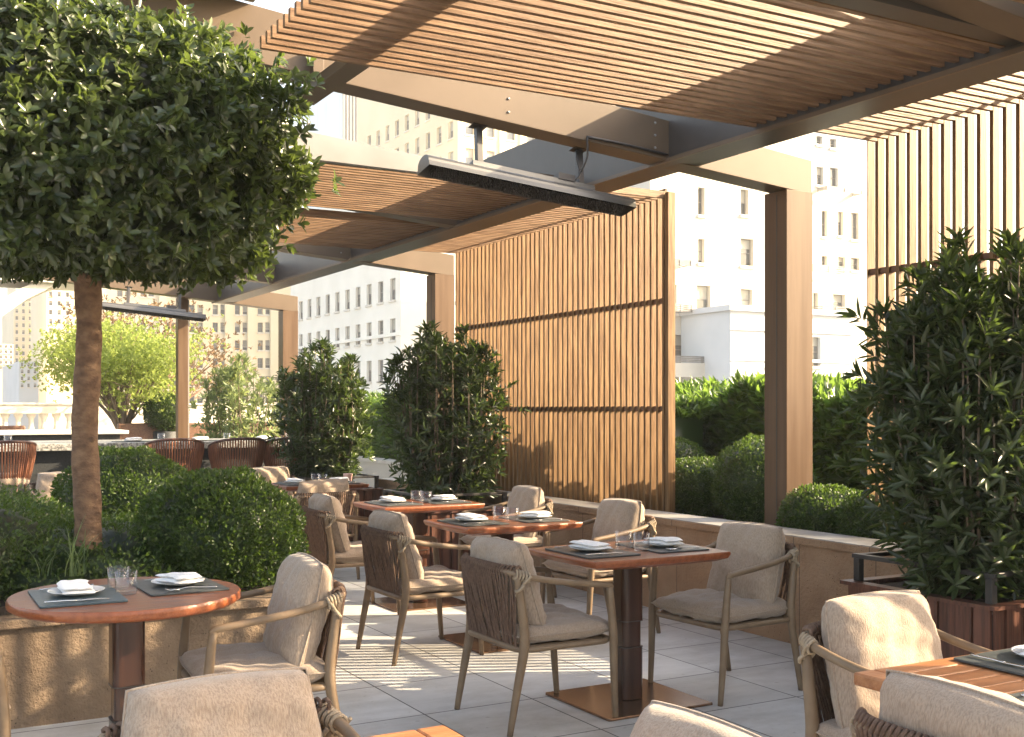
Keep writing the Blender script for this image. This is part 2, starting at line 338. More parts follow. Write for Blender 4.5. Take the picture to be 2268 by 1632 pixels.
# foliage: every leaf is two folded quads
def leaves(name, P, D, N, L, W, mat, parent=None, tint=None, curl=.25, fold=.25, extra=None, shape=None):
    P = np.asarray(P, float); n = len(P)
    D = D/np.linalg.norm(D, axis=1, keepdims=True)
    S = np.cross(D, N); S /= (np.linalg.norm(S, axis=1, keepdims=True)+1e-9); N = np.cross(S, D)
    L = np.broadcast_to(L, (n,)); W = np.broadcast_to(W, (n,))
    tmpl = shape or [(0,0),(.30,.42),(.68,.46),(1,0),(.68,-.46),(.30,-.42)]
    V = np.zeros((n, 6, 3))
    for i, (t, sd) in enumerate(tmpl):
        V[:, i] = P + D*(L*t)[:,None] + S*(W*sd)[:,None] + N*((abs(sd)*fold*W) - curl*L*t*t)[:,None]
    F = np.array([[0,1,2,3],[0,3,4,5]])[None] + (np.arange(n)*6)[:,None,None]
    F = F.reshape(-1, 4); verts = V.reshape(-1, 3)
    if tint is None: tint = RNG.random(n)**1.3
    T = np.repeat(tint, 6)
    nv, nf = len(verts), len(F); loops = F.reshape(-1)
    ls = np.arange(nf)*4
    if extra is not None:               # inner mass: (verts, quads)
        ev, ef = extra
        loops = np.concatenate([loops, (np.asarray(ef)+nv).reshape(-1)]); ls = np.arange(nf+len(ef))*4
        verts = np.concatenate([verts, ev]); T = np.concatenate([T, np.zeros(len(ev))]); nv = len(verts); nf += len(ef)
    me = bpy.data.meshes.new(name)
    me.vertices.add(nv); me.vertices.foreach_set('co', verts.reshape(-1))
    me.loops.add(len(loops)); me.loops.foreach_set('vertex_index', loops.astype(np.int32))
    me.polygons.add(nf); me.polygons.foreach_set('loop_start', ls.astype(np.int32))
    me.update(calc_edges=True); me.validate()
    at = me.attributes.new('tint', 'FLOAT', 'POINT'); at.data.foreach_set('value', T)
    me.materials.append(mat)
    o = bpy.data.objects.new(name, me); COL.objects.link(o)
    if parent: o.parent = parent
    return o
def sph(n):
    v = RNG.normal(size=(n,3)); return v/np.linalg.norm(v, axis=1, keepdims=True)
def lump(d, seed, amp=.12, fr=3.0):
    r = np.random.default_rng(seed); s = np.zeros(len(d))
    for k in range(7):
        a = r.normal(size=3)*fr*(1+.35*k); s += np.sin(d@a + r.random()*6.28)/(1+.5*k)
    return 1 + amp*s/2.2
def sup(d, p):
    return d/(np.sum(np.abs(d)**p, axis=1, keepdims=True)**(1/p))
def core(c, R, p, seed, amp, k=.86, nu=28, nv=16, fr=3.0, zmin=None):
    vs = []; 
    for i in range(nv+1):
        th = math.pi*i/nv
        for j in range(nu):
            ph = 2*math.pi*j/nu; vs.append((math.sin(th)*math.cos(ph)+1e-6, math.sin(th)*math.sin(ph), math.cos(th)))
    d = np.array(vs); d /= np.linalg.norm(d, axis=1, keepdims=True)
    v = np.array(c) + sup(d, p)*np.array(R)*(lump(d, seed, amp, fr)*k)[:,None]
    if zmin is not None: v[:,2] = np.maximum(v[:,2], zmin)
    fs = [[i*nu+j, i*nu+(j+1)%nu, (i+1)*nu+(j+1)%nu, (i+1)*nu+j] for i in range(nv) for j in range(nu)]
    return v, fs
def rosettes(C, A, k, L, W, spread=.9, Lj=.3):
    n = len(C); A = A/np.linalg.norm(A, axis=1, keepdims=True)
    ref = RNG.normal(size=(n,3)); U = np.cross(A, ref); U /= np.linalg.norm(U, axis=1, keepdims=True); Vv = np.cross(A, U)
    P = []; D = []; N = []
    for j in range(k):
        a = 2*math.pi*(j/k) + RNG.random(n)*.9
        sp = spread*(.55+.7*RNG.random(n))
        side = U*np.cos(a)[:,None] + Vv*np.sin(a)[:,None]
        D.append(A + side*sp[:,None] + RNG.normal(size=(n,3))*.15); N.append(A*1.0 - side*.3 + RNG.normal(size=(n,3))*.12)
        P.append(C - A*(RNG.random(n)*L*.7)[:,None])
    P = np.concatenate(P); m = len(P)
    LL = L*(1-Lj+2*Lj*RNG.random(m)); WW = W*(1-Lj*.6+Lj*1.2*RNG.random(m))
    return P, np.concatenate(D), np.concatenate(N), LL, WW

# camera-ray helpers: pixel (in a 2268 x 1632 frame) onto a plane of the place
F0, CH, CC, SS = 2513.0, 1.455, math.cos(YAW), math.sin(YAW)
def onY(u, v, Y):
    a = (u-1134)/F0; D = Y/(CC-a*SS); return (D*(a*CC+SS), CH+(905-v)*D/F0)
def onX(u, v, X):
    a = (u-1134)/F0; D = X/(a*CC+SS); return (D*(CC-a*SS), CH+(905-v)*D/F0)

# ------------------------------------------------------------------ ground
m = MB(); m.add([(-1500,-1500,-38),(1500,-1500,-38),(1500,1500,-38),(-1500,1500,-38)], [(0,1,2,3)]); tag(m.build('street_ground', M['asphalt']), kind='structure')
m = MB(); m.box(-14, 8.6, -7, 24.8, -.4, 0); tag(m.build('terrace_floor', M['floor']), kind='structure')

# ------------------------------------------------------------------ parapet wall and raised beds on the right
t = empty('parapet_wall', (4.93,4,0), 0, 'low brown travertine wall with coping top painted sky-lit grey behind the right row of chairs', 'wall')
m = MB(); m.box(.02, .28, -9.0, 7.86, 0, .62); m.build('wall_face', M['travertine'], t)
m = MB(); m.box(-.005, .31, -9.02, 7.88, .624, .668); m.build('coping', M['travertine'], t, bevel=.004); m = MB(); m.box(.0, .305, -9.01, 7.87, .6685, .674); m.build('coping_lit_top', M['coping'], t)  # thin top layer carries painted sun and sky sheen over brown coping
m = MB(); m.box(5.24, 8.5, -5, 11.8, .002, .58); tag(m.build('raised_bed', M['soil']), 'dark soil bed behind the travertine wall under the laurel hedge', 'planting bed', )
t = empty('white_wall', (6.75,15,0), 0, 'sunlit white low wall beyond the second planter under the far hedge', 'wall')
m = MB(); m.box(0, .3, -2.6, 6, 0, .62); m.build('wall_face', M['white_wall'], t)
m = MB(); m.box(-.02, .32, -2.62, 6.02, .624, .67); m.build('coping', M['pale_stone'], t)

# ------------------------------------------------------------------ pergola
per = empty('pergola', (4.6,5.9,0), 0, 'bronze metal pergola with sloping beams and slatted wooden ceiling panels', 'pergola')
def P_(x, y, z=0): return (x-4.6, y-5.9, z)
def part(mb, name, mat, bevel=0): return mb.build(name, mat, per, bevel, loc=(-4.6,-5.9,0))
zb = lambda x: 3.063-.084*(x-4.5)
zt = lambda x: 3.60-.10*(x-1.7)
for (y0, y1, x1) in ((.34,.55,5.74),(3.09,3.26,4.5),(5.91,6.10,5.74),(8.96,9.12,4.5),(11.54,11.75,5.74),(14.2,14.36,4.5),(16.98,17.2,5.74)):
    m = MB(); x0 = -9
    m.hexa([(x0,y0,zb(x0)),(x1,y0,zb(x1)),(x1,y1,zb(x1)),(x0,y1,zb(x0)),(x0,y0,zt(x0)),(x1,y0,zt(x1)),(x1,y1,zt(x1)),(x0,y1,zt(x0))])
    part(m, 'beam', M['bronze'], .004)
for y0, y1 in ((.34,.56),(5.905,6.13),(11.54,11.77),(16.98,17.21)):
    m = MB(); m.box(5.5, 5.743, y0, y1, 0, zb(5.5)-.006)
    m.box(5.497, 5.503, y0+.095, y0+.105, .6, 2.95, 1)
    part(m, 'column', [M['bronze_col'], M['bronze_dark']], .003)
m = MB(); m.box(4.49, 4.74, -6, 17.25, 3.056, 3.56); part(m, 'long_beam', M['bronze_dark'], .004)
m = MB(); m.box(4.742, 4.765, -6, 17.25, 3.062, 3.085); m.box(4.468, 4.488, -6, 17.25, 3.05, 3.075); m.box(4.742,4.752,-6,17.25,3.10,3.40)
part(m, 'beam_trim', M['bronze'])
SP = .0832
def roof_panel(y0, y1, x0=1.54, x1=4.485):
    m = MB(); y = y0; 
    while y < y1-.02:
        dx = random.uniform(-.004,.004)
        m.box(x0+dx, x1, y, y+.028, 3.10, 3.156); y += SP
    part(m, 'slat_panel', M['slat_x'])
    m = MB()
    for xx in (2.05,): m.box(xx, xx+.11, y0-.06, y1+.05, 3.16, 3.205)
    part(m, 'panel_batten', M['bronze'], .002)
for a, b in ((1.39,3.02),(3.40,5.13),(7.24,8.90),(9.24,10.96)): roof_panel(a, b)
m = MB(); m.box(1.0, 4.488, 3.265, 3.385, 3.098, 3.19); part(m, 'end_board', M['bronze_dark'], .002)
m = MB(); m.box(1.54, 4.488, 7.08, 7.23, 3.098, 3.165, 0); m.hexa([(-1,7.03,3.10),(4.488,7.03,3.05),(4.488,7.078,3.05),(-1,7.078,3.10),(-1,7.03,3.56),(4.488,7.03,3.06),(4.488,7.078,3.06),(-1,7.078,3.56)], 1); part(m, 'end_board', [M['bronze'], M['grey_metal']], .002)
m = MB(); m.box(2.06, 2.18, 5.12, 6.17, 3.178, 3.235); part(m, 'hanger_bar', M['bronze'], .002)
m = MB(); m.box(2.06, 2.12, 5.84, 5.90, 3.238, 3.40); part(m, 'hanger_bracket', M['bronze'], .002)
# metal roof strip above the near panel
m = MB(); m.hexa([(-3,5.5,3.86),(1.75,5.5,3.60),(1.75,5.9,3.60),(-3,5.9,3.86),(-3,5.5,3.93),(1.75,5.5,3.66),(1.75,5.9,3.66),(-3,5.9,3.93)]); part(m, 'roof_flashing', M['grey_metal'], .004)

m = MB(); m.tube([(3.85,5.895,zb(3.85)+.02),(4.1,5.898,zb(4.1)+.03),(4.47,5.898,zb(4.47)+.03)], .009, 8); m.tube([(3.85,5.895,zb(3.85)+.02),(3.86,5.91,3.02),(3.84,5.95,2.93)], .007, 8); part(m, 'conduit', M['black_metal'])
for (bx_, y_) in ((4.38,5.91),(4.38,11.54),(3.3,5.91)):
    for dz in (.06,.14,.22):
        m = MB(); m.tube([(bx_, y_+.001, zb(bx_)+dz), (bx_, y_-.006, zb(bx_)+dz)], [.009,.008], 8, sub=1); part(m, 'bolt', M['grey_metal'])
# ------------------------------------------------------------------ slatted screens
def screen(y0, y1, label):
    t = empty('slatted_screen', (5.44, (y0+y1)/2, 0), 0, label, 'screen')
    oy = (y0+y1)/2
    m = MB(); mt = MB(); y = y0-oy
    while y < y1-oy-.01:
        j = random.uniform(-.002,.002)
        m.box(-.03+j, .026+j, y, y+.025, .585, 3.165)
        mt.box(-.675, -.034, y, y+.026, 3.108, 3.164)
        y += .0828
    m.build('vertical_slats', M['slat_z'], t)
    mt.build('canopy_slats', M['slat_x'], t)
    for z in (1.437, 2.29):
        m = MB(); m.box(-.012, .014, y0-oy, y1-oy, z, z+.038); 
        r = m.build('rail', M['rail'], t)
    m = MB(); m.box(-.02,.0, y0-oy, y1-oy, 3.167, 3.185); m.build('top_batten', M['bronze'], t)
    m = MB(); m.box(-.031, .036, y0-oy-.055, y0-oy-.012, .585, 3.15) if y0 > 6 else m.box(-.03,.035, y1-oy-.002, y1-oy+.003,.585,3.15)
    m.build('end_board', M['slat_z'], t)
screen(7.18, 10.90, 'tall slatted timber screen standing in the middle of the terrace edge between the bushes')
screen(1.36, 5.09, 'tall slatted timber screen at the right edge behind the big dark bush')
screen(-4.4, -.7, 'slatted timber screen nearest the camera side, outside the frame')

# ------------------------------------------------------------------ heaters
def heater():
    t = empty('patio_heater', (0,0,0)); L = 1.46
    m = MB(); n = 14; prof = [(-.085, -.052)]
    for k in range(n+1):
        a = math.pi*(1-k/n); prof.append((.075*math.cos(a), .055*math.sin(a)**.8 - .02))
    prof.append((.085, -.052))
    inn = [(x*.95, z*.9-.004) for x, z in prof][::-1]; ring = prof+inn; k = len(ring)
    vs = [(x, y, z) for x in (-L/2, L/2) for y, z in ring]
    fs = [(i, (i+1)%k, k+(i+1)%k, k+i) for i in range(k)]
    m.add(vs, fs, 0, False)
    for sx, o in ((-1,0),(1,k)):
        ids = [o+i for i in range(len(prof))]
        m.add([vs[i] for i in ids], [tuple(range(len(prof)))])
    m.build('hood', M['hood'], t)
    m = MB(); m.box(-L/2+.06, L/2-.06, -.066, .066, -.036, -.03)
    for i in range(90):
        x = -L/2+.07+i*(L-.14)/89
        for y in (-.05,-.017,.017,.05):
            m.tube([(x, y, -.036), (x+random.uniform(-.004,.004), y+random.uniform(-.006,.006), -.062+random.uniform(-.008,.006))], [.0065,.004], 5, sub=1)
    m.build('burner_grille', M['black_metal'], t)
    m = MB(); m.box(-.42, .45, -.03, .03, .036, .06); m.box(-.42,.45,-.034,-.03,.03,.064); m.build('mounting_rail', M['hood'], t, .003)
    for x in (-.36, .36):
        m = MB(); m.box(x-.02, x+.02, -.02, .02, .058, .30); m.box(x-.05,x+.05,-.035,.035,.30,.305); m.build('hanger', M['black_metal'], t, .003)
    m = MB(); m.tube([(.33,-.03,.28),(.31,-.05,.2),(.335,-.045,.12),(.30,-.04,.07)], .006, 6); m.box(.18,.30,-.04,.04,.058,.10); m.build('gas_line', M['black_metal'], t)
    return t
h0 = heater()
h0.location = (3.51, 6.0, 2.83); h0.rotation_euler = (rad(-12), rad(4.8), 0)
tag(h0, 'long dark hooded patio heater hanging from the nearest pergola beam', 'heater', 'patio heaters under the pergola beams')
h1 = copy_tree(h0); h1.location = (3.5, 16.7, 2.86); h1['label'] = 'far patio heater hanging beside the topiary trunk above the yellow tree'

# ------------------------------------------------------------------ chair
def pillow(wd, ht, th, nx=30, nz=26, seed=0, sag=0, pw=2.6, taper=0):
    """cushion in local XZ plane, thickness along Y"""
    r = np.random.default_rng(seed); vs = []; fs = []
    ph = r.random(8)*6.28
    def pt(i, j, side):
        u = -1+2*i/nx; v = -1+2*j/nz
        uu = math.sin(u*math.pi/2)**1 if False else u
        k = (max(0, 1-abs(u)**pw)*max(0, 1-abs(v)**pw))**.42
        px = wd/2*u*(1-.05*(v*v)-taper*(v+1)/2) * (1-.02*math.cos(v*3+ph[0])); pz = ht/2*v*(1-.05*u*u)
        y = side*(th/2*k + .0)
        y += side*k*(.0065*math.sin(4.3*u+ph[1]+2.3*v) + .0045*math.sin(9*v+ph[2]+3*u) + .003*math.sin(15*u-5*v+ph[4]) + .0022*math.sin(21*v+4*u+ph[5]))
        # pulled creases near corners
        y += side*.010*k*math.sin(15*(u+v)+ph[3])*abs(u*v)**1.3 + side*.006*k*math.sin(26*v+ph[6])*max(0,abs(u)-.6)
        y += .02*sag*(1-v*v)
        return (px, y, pz)
    idx = {}
    for side in (1, -1):
        for i in range(nx+1):
            for j in range(nz+1):
                edge = i in (0, nx) or j in (0, nz)
                key = (i, j, 0 if edge else side)
                if key not in idx: idx[key] = len(vs); vs.append(pt(i, j, side))
    g = lambda i, j, s: idx[(i, j, 0 if (i in (0,nx) or j in (0,nz)) else s)]
    for i in range(nx):
        for j in range(nz):
            fs.append((g(i,j,-1), g(i+1,j,-1), g(i+1,j+1,-1), g(i,j+1,-1)))
            fs.append((g(i,j,1), g(i,j+1,1), g(i+1,j+1,1), g(i+1,j,1)))
    per_ = [vs[g(i,0,1)] for i in range(nx)] + [vs[g(nx,j,1)] for j in range(nz)] + [vs[g(i,nz,1)] for i in range(nx,0,-1)] + [vs[g(0,j,1)] for j in range(nz,0,-1)]
    return vs, fs, per_
def xf(vs, Mx): return [tuple(Mx @ Vector(v)) for v in vs]
def make_chair(seed=0):
    t = empty('armchair')
    # local: faces +X
    for sy in (-1, 1):
        m = MB(); m.tube([(.268, sy*.262, 0), (.255, sy*.268, .2), (.245, sy*.274, .42), (.225, sy*.275, .628)], [.0135,.0175,.0205,.0155], 12); m.build('leg', M['frame'], t)
        m = MB(); m.tube([(-.30, sy*.262, 0), (-.262, sy*.262, .2), (-.225, sy*.262, .40), (-.238, sy*.262, .56), (-.262, sy*.258, .715)], [.0135,.0185,.023,.020,.016], 12); m.build('leg', M['frame'], t)
    m = MB()
    rail = [(.232, -.276, .622), (.215, -.277, .636), (.10,-.279,.65), (-.08,-.278,.675), (-.20,-.272,.70), (-.262,-.25,.716), (-.292,-.20,.725), (-.303,-.10,.732), (-.305,0,.734)]
    rail = rail + [(x,-y,z) for x,y,z in rail[:-1][::-1]]
    m.tube(rail, [.012,.014,.015,.015,.015,.015,.015,.014,.014,.014,.015,.015,.015,.015,.015,.014,.012], 12, sub=4)
    m.build('arm_rail', M['frame'], t)
    for sy in (-1, 1):
        m = MB()
        for k in range(5):
            cx, cy, cz = -.215-.013*k, sy*(.272-.005*k), .700+.004*k
            ring = [(cx+.004*math.sin(a), cy+.0205*math.cos(a)*1.0, cz+.0205*math.sin(a)) for a in np.linspace(0, 2*math.pi, 13)]
            m.tube(ring, .0055, 6, sub=1)
        m.tube([(-.225, sy*.262,.69), (-.25,sy*.29,.66), (-.268,sy*.262,.64), (-.245,sy*.24,.665), (-.225,sy*.25,.69)], .007, 6)
        m.tube([(-.21, sy*.30,.71), (-.24,sy*.285,.675), (-.262,sy*.25,.62), (-.24,sy*.24,.575)], .006, 6)
        m.build('cord_wrap', M['cord'], t)
    m = MB(); z = .375
    ring = [(x, y, z) for x, y in rrect(.50, .53, .07, 4, 0, 0)]
    m.tube(ring+[ring[0]], .0145, 10, sub=1, cap=False)
    for y in (-.17, -.06, .06, .17): m.box(-.24, .24, y-.03, y+.03, z-.004, z+.004)
    m.build('seat_frame', M['frame'], t)
    m = MB(); rnd = random.Random(5+seed); n = 30
    for k in range(n):
        a = -1+2*k/(n-1)
        yt = a*.255; xt = -.303+.05*abs(a)**5
        for q in range(2):
            b = a*.9 + rnd.uniform(-.12,.12) + (.10 if q else -.04)
            b = max(-1, min(1, b)); xb = -.245
            m.tube([(xt, yt, .735), (xt-.018, yt+.003, .726), (xt-.014, yt, .70), ((xt+xb)/2-.012+rnd.uniform(-.006,.006), (yt+b*.235)/2+rnd.uniform(-.008,.008), .56), (xb-.008, b*.235, .42), (xb, b*.235, .365)], .0062, 5, sub=2, flat=.7)
        # cord turned over the rail
        m.tube([(xt+.016*math.cos(p), yt+.003*math.sin(p*2), .734+.018*math.sin(p)) for p in np.linspace(0, 2*math.pi, 9)], .0058, 5, sub=1)
    m.build('woven_back', M['rope'], t)
    # seat cushion
    vs, fs, pe = pillow(.525, .545, .10, seed=seed+3, pw=5)
    Mx = Matrix.Translation((.012, 0, .432)) @ Matrix.Rotation(rad(90), 4, 'X') @ Matrix.Identity(4)
    Mx = Matrix.Translation((.012, 0, .432)) @ Matrix(((1,0,0,0),(0,0,1,0),(0,1,0,0),(0,0,0,1)))
    m = MB(); m.add(xf(vs, Mx), [f[::-1] for f in fs], 0, True)
    o = m.build('seat_cushion', M['fabric'], t)
    m = MB(); pp = xf(pe, Mx); m.tube(pp+[pp[0]], .0035, 5, sub=1, cap=False); m.build('piping', M['fabric'], o)
    # back cushion: width along Y, height Z, thickness X; leans back
    vs, fs, pe = pillow(.50, .45, .175, seed=seed, sag=-.4, pw=3.4, taper=.11)
    Mx = Matrix.Translation((-.165, 0, .635)) @ Matrix.Rotation(rad(-15), 4, 'Y') @ Matrix(((0,1,0,0),(1,0,0,0),(0,0,1,0),(0,0,0,1)))
    m = MB(); m.add(xf(vs, Mx), [f[::-1] for f in fs], 0, True)
    o = m.build('back_cushion', M['fabric'], t)
    m = MB(); pp = xf(pe, Mx); m.tube(pp+[pp[0]], .0035, 5, sub=1, cap=False); m.build('piping', M['fabric'], o)
    return t
chairA = make_chair(0); chairB = make_chair(11); chairC = make_chair(29)
CH_G = 'taupe armchairs with cream cushions'
used = {0: False, 1: False, 2: False}; nchair = [0]
def chair(x, y, deg, label, k=0):
    nchair[0] += 1; k = nchair[0] % 3; r = (chairA, chairB, chairC)[k]
    o = place(r, used[k], (x, y, 0), rad(deg), label, CH_G); used[k] = True
    q = random.Random(nchair[0]*13)
    for c_ in KIDS(o):
        if c_.name.startswith('back_cushion'): c_.rotation_euler = (rad(q.uniform(-1.5,1.5)), 0, rad(q.uniform(-3,3))); c_.location = (q.uniform(-.004,.012), q.uniform(-.012,.012), q.uniform(-.006,.004))
        if c_.name.startswith('seat_cushion'): c_.rotation_euler = (0, 0, rad(q.uniform(-2,2)))
    tag(o, cat='chair'); return o
chair(2.76, 4.655, 0, 'armchair seen from behind with slatted shade on its seat, left of the nearest rectangular table', 0)
chair(3.86, 4.62, 184, 'armchair facing left at the nearest rectangular table, backed against the travertine wall', 1)
chair(2.86, 6.19, 1, 'armchair seen from behind at the left of the second rectangular table', 1)
chair(4.13, 6.20, 182, 'armchair with bright sunlit cushions right of the second rectangular table', 0)
chair(2.97, 7.63, -2, 'armchair next to the trimmed boxwood ball, left of the third rectangular table', 0)
chair(4.28, 7.72, 180, 'armchair with a pale pillow against the wall at the right of the third rectangular table', 1)
chair(3.33, 9.36, 92, 'armchair turned with its woven back to us at the dark far table', 0)
chair(3.62, 11.35, -90, 'far armchair whose cream pillow top shows over the boxwood left of the farthest table', 1)
chair(1.56, 11.35, -88, 'far armchair showing only a cream pillow just left of the topiary trunk', 0)
chair(1.34, 4.47, 176, 'armchair facing the round table from its right side', 0)
chair(.13, 4.47, 2, 'armchair cut by the left picture edge beside the round table', 1)
chair(.70, 2.36, -90, 'large foreground armchair with pale pillow at the bottom left', 1)
chair(1.20, 1.70, 180, 'foreground armchair of which one pillow corner rises at the bottom middle', 0)
chair(2.87, 2.46, -88, 'armchair with striped shade across its pillow behind the slatted table at the lower right', 0)
chair(2.27, 1.66, 0, 'armchair seen from behind at the bottom right corner in front of the slatted table', 1)

# ------------------------------------------------------------------ tables
def table_top(m, wd, dp, z1=.75, th=.036, bulge=.018):
    o = []
    n = 10
    for e in range(4):
        for k in range(n):
            s = -1+2*k/n; bl = bulge*(1-s*s)
            if e == 0: p = (s*wd/2, -dp/2-bl)
            elif e == 1: p = (wd/2+bl, s*dp/2)
            elif e == 2: p = (-s*wd/2, dp/2+bl)
            else: p = (-wd/2-bl, -s*dp/2)
            o.append(p)
    # round the corners a little
    sc = lambda f: [(x*f, y*f) for x, y in o]
    levels = [(.86, z1-th-.012), (.975, z1-th+.004), (1.0, z1-.014), (1.0, z1-.006), (.992, z1)]
    vs = []; N = len(o)
    for f, z in levels: vs += [(x, y, z) for x, y in sc(f)]
    fs = [(i*N+j, i*N+(j+1)%N, (i+1)*N+(j+1)%N, (i+1)*N+j) for i in range(len(levels)-1) for j in range(N)]
    m.add(vs, fs, 1); m.add([(x,y,z1) for x,y in sc(.992)], [tuple(range(N))], 0); m.add([(x,y,z1-th-.012) for x,y in sc(.86)], [tuple(range(N))[::-1]], 1)
def pedestal(t, wb=.62, db=.58, legs=True):
    m = MB(); m.prism(rrect(.122, .122, .03), .016, .27, 0); m.prism(rrect(.108,.108,.028), .274, .40, 0); m.prism(rrect(.122,.122,.03), .404, .70, 0)
    m.prism(rrect(.125,.125,.03), .27,.274,1); m.prism(rrect(.125,.125,.03), .40,.404,1)
    m.build('column', [M['column'], M['black_metal']], t)
    m = MB(); m.prism(rrect(wb, db, .012, 3), 0, .012, 0); m.build('base_plate', M['base'], t, .002)
def rect_table():
    t = empty('dining_table'); m = MB(); table_top(m, .80, .62); m.build('tabletop', [M['table_wood'], M['table_edge']], t); pedestal(t)
    m = MB(); m.box(-.22,.22,-.04,.04,.69,.702); m.box(-.04,.04,-.2,.2,.687,.70); m.build('support_bracket', M['column'], t)
    return t
T1 = rect_table(); TG = 'rectangular pedestal tables in the middle row'
T1.location = (3.285, 4.66, 0); tag(T1, 'nearest rectangular red wooden pedestal table between two armchairs', 'table', TG)
T2 = copy_tree(T1); T2.location = (3.44, 6.24, 0); T2['label'] = 'second rectangular pedestal table, just behind the nearest one'
T3 = copy_tree(T1); T3.location = (3.56, 7.76, 0); T3['label'] = 'third rectangular pedestal table, beside the leafy bush in front of the screen'
T6 = copy_tree(T1); T6.location = (3.64, 10.22, 0); T6['label'] = 'farthest rectangular pedestal table, behind the armchair turned away'
T0 = empty('round_table', (.845, 4.51, 0), 0, 'round red wooden pedestal table at the left in front of the stone planter', 'table')
m = MB(); m.lathe([(.34,.702),(.405,.708),(.425,.722),(.425,.742),(.42,.75)], n=56, mi=1); m.lathe([(0.0001,.7505),(.42,.7503)], n=56); m.build('tabletop', [M['table_wood'], M['table_edge']], T0); pedestal(T0)
def slat_table(x0, x1, y0, y1, label):
    t = empty('slatted_table', ((x0+x1)/2, (y0+y1)/2, 0), 0, label, 'table', 'slatted teak tables in the foreground')
    w_, d_ = x1-x0, y1-y0; m = MB(); f = .07
    m.box(-w_/2, -w_/2+f, -d_/2, d_/2, .715, .75); m.box(w_/2-f, w_/2, -d_/2, d_/2, .715, .75)
    m.box(-w_/2+f+.001, w_/2-f-.001, -d_/2, -d_/2+f, .715, .7495); m.box(-w_/2+f+.001, w_/2-f-.001, d_/2-f, d_/2, .715, .7495)
    m.build('table_frame', M['teak'], t, .006)
    m = MB(); n = 9; inner = d_-2*f; s = inner/n
    for k in range(n): m.box(-w_/2+f, w_/2-f, -d_/2+f+k*s+.004, -d_/2+f+(k+1)*s-.003, .722, .748)
    m.build('table_slats', M['teak'], t, .002)
    m = MB(); m.prism(rrect(.12,.12,.03), .014, .715); m.build('column', M['column'], t)
    m = MB(); m.prism(rrect(.56,.56,.012,3), 0, .012); m.build('base_plate', M['base'], t, .002)
    for sx in (-1,1):
        m = MB(); m.box(sx*(w_/2-.09)-.02, sx*(w_/2-.09)+.02, -d_/2+.07,d_/2-.07,.685,.714); m.build('cross_bar', M['black_metal'], t)
slat_table(2.285, 3.09, 1.44, 2.20, 'slatted teak table at the lower right corner with white napkin on it')
slat_table(.31, 1.11, 1.50, 2.285, 'slatted teak table of which one corner shows at the bottom middle')

# ------------------------------------------------------------------ place settings
def napkin_mb():
    m = MB(); nx, ny = 16, 10
    for layer in range(2):
        z = .014+.017*layer; wd, dp = .19-.012*layer, .115-.006*layer
        vs = []
        for s in (0, 1):
            for i in range(nx+1):
                for j in range(ny+1):
                    u = -1+2*i/nx; v = -1+2*j/ny
                    k = (max(0,1-abs(u)**6)*max(0,1-abs(v)**6))**.5
                    zz = z + (.0085*k*(1 if s else -1)) + .003*math.sin(2.4*u+.6) + .0012*math.sin(6*v+2*u+layer*2)*layer
                    vs.append((u*wd/2+.006*layer, v*dp/2+.01*math.sin(2.2*u+layer)+.004*layer, zz))
        N = (nx+1)*(ny+1); fs = []
        for i in range(nx):
            for j in range(ny):
                a = i*(ny+1)+j; fs.append((a+N, a+ny+1+N, a+ny+2+N, a+1+N)); fs.append((a, a+1, a+ny+2, a+ny+1))
        m.add(vs, fs, 0, True)
    return m
protos = {}
def mk(name, fn):
    o = fn(); protos[name] = [o, False]; return o
def P_mat(mat): 
    m = MB(); m.prism(rrect(.30,.42,.012,3), 0, .007); return m.build('placemat', mat, bevel=.0015)
mk('placemat', lambda: P_mat(M['slate'])); mk('placemat_blue', lambda: P_mat(M['slate_blue']))
def f_():
    m = MB(); m.lathe([(.0001,.003),(.05,.002),(.058,.004),(.10,.016),(.103,.0185),(.098,.018),(.056,.0075),(.0001,.006)], n=40); return m.build('plate', M['china'])
mk('plate', f_)
mk('napkin', lambda: napkin_mb().build('napkin', M['linen']))
def f_():
    m = MB(); t = empty('tumbler')
    m.lathe([(.0001,0),(.034,.0),(.038,.003),(.0395,.01),(.0415,.088),(.0402,.0885),(.038,.014),(.033,.011),(.0001,.011)], n=28); o = m.build('tumbler', M['glass'])
    bpy.data.objects.remove(t); return o
mk('tumbler', f_)
def f_():
    m = MB(); m.tube([(-.02,0,.006),(.05,0,.006),(.09,0,.004)], [.006,.0065,.005], 8, flat=.5); m.tube([(.09,0,.004),(.14,.002,.005),(.20,0,.003)], [.0085,.009,.002], 8, flat=.25); return m.build('knife', M['steel'])
mk('knife', f_)
def f_():
    m = MB(); m.tube([(-.09,0,.004),(-.04,0,.007),(.02,0,.011),(.05,0,.006)], [.006,.004,.003,.004], 8, flat=.5)
    m.tube([(.05,0,.006),(.065,0,.005),(.075,0,.006)],[.004,.012,.012],8,flat=.25)
    for k in range(4): m.tube([(.073,-.009+.006*k,.006),(.09,-.009+.006*k,.005),(.105,-.009+.006*k,.010)], [.0022,.002,.0012], 5)
    return m.build('fork', M['steel'])
mk('fork', f_)
G = {'placemat':'slate placemats on the dining tables','placemat_blue':'slate placemats on the dining tables','plate':'white plates on placemats','napkin':'folded white napkins','tumbler':'clear water tumblers','knife':'table knives','fork':'table forks'}
CAT = {'placemat':'placemat','placemat_blue':'placemat','plate':'plate','napkin':'napkin','tumbler':'glass','knife':'knife','fork':'fork'}
def put(kind, x, y, z, deg, label):
    p = protos[kind]; o = p[0] if not p[1] else copy_tree(p[0]); p[1] = True
    o.location = (x, y, z); o.rotation_euler = (0,0,rad(deg)); tag(o, label, CAT[kind], G[kind]); return o
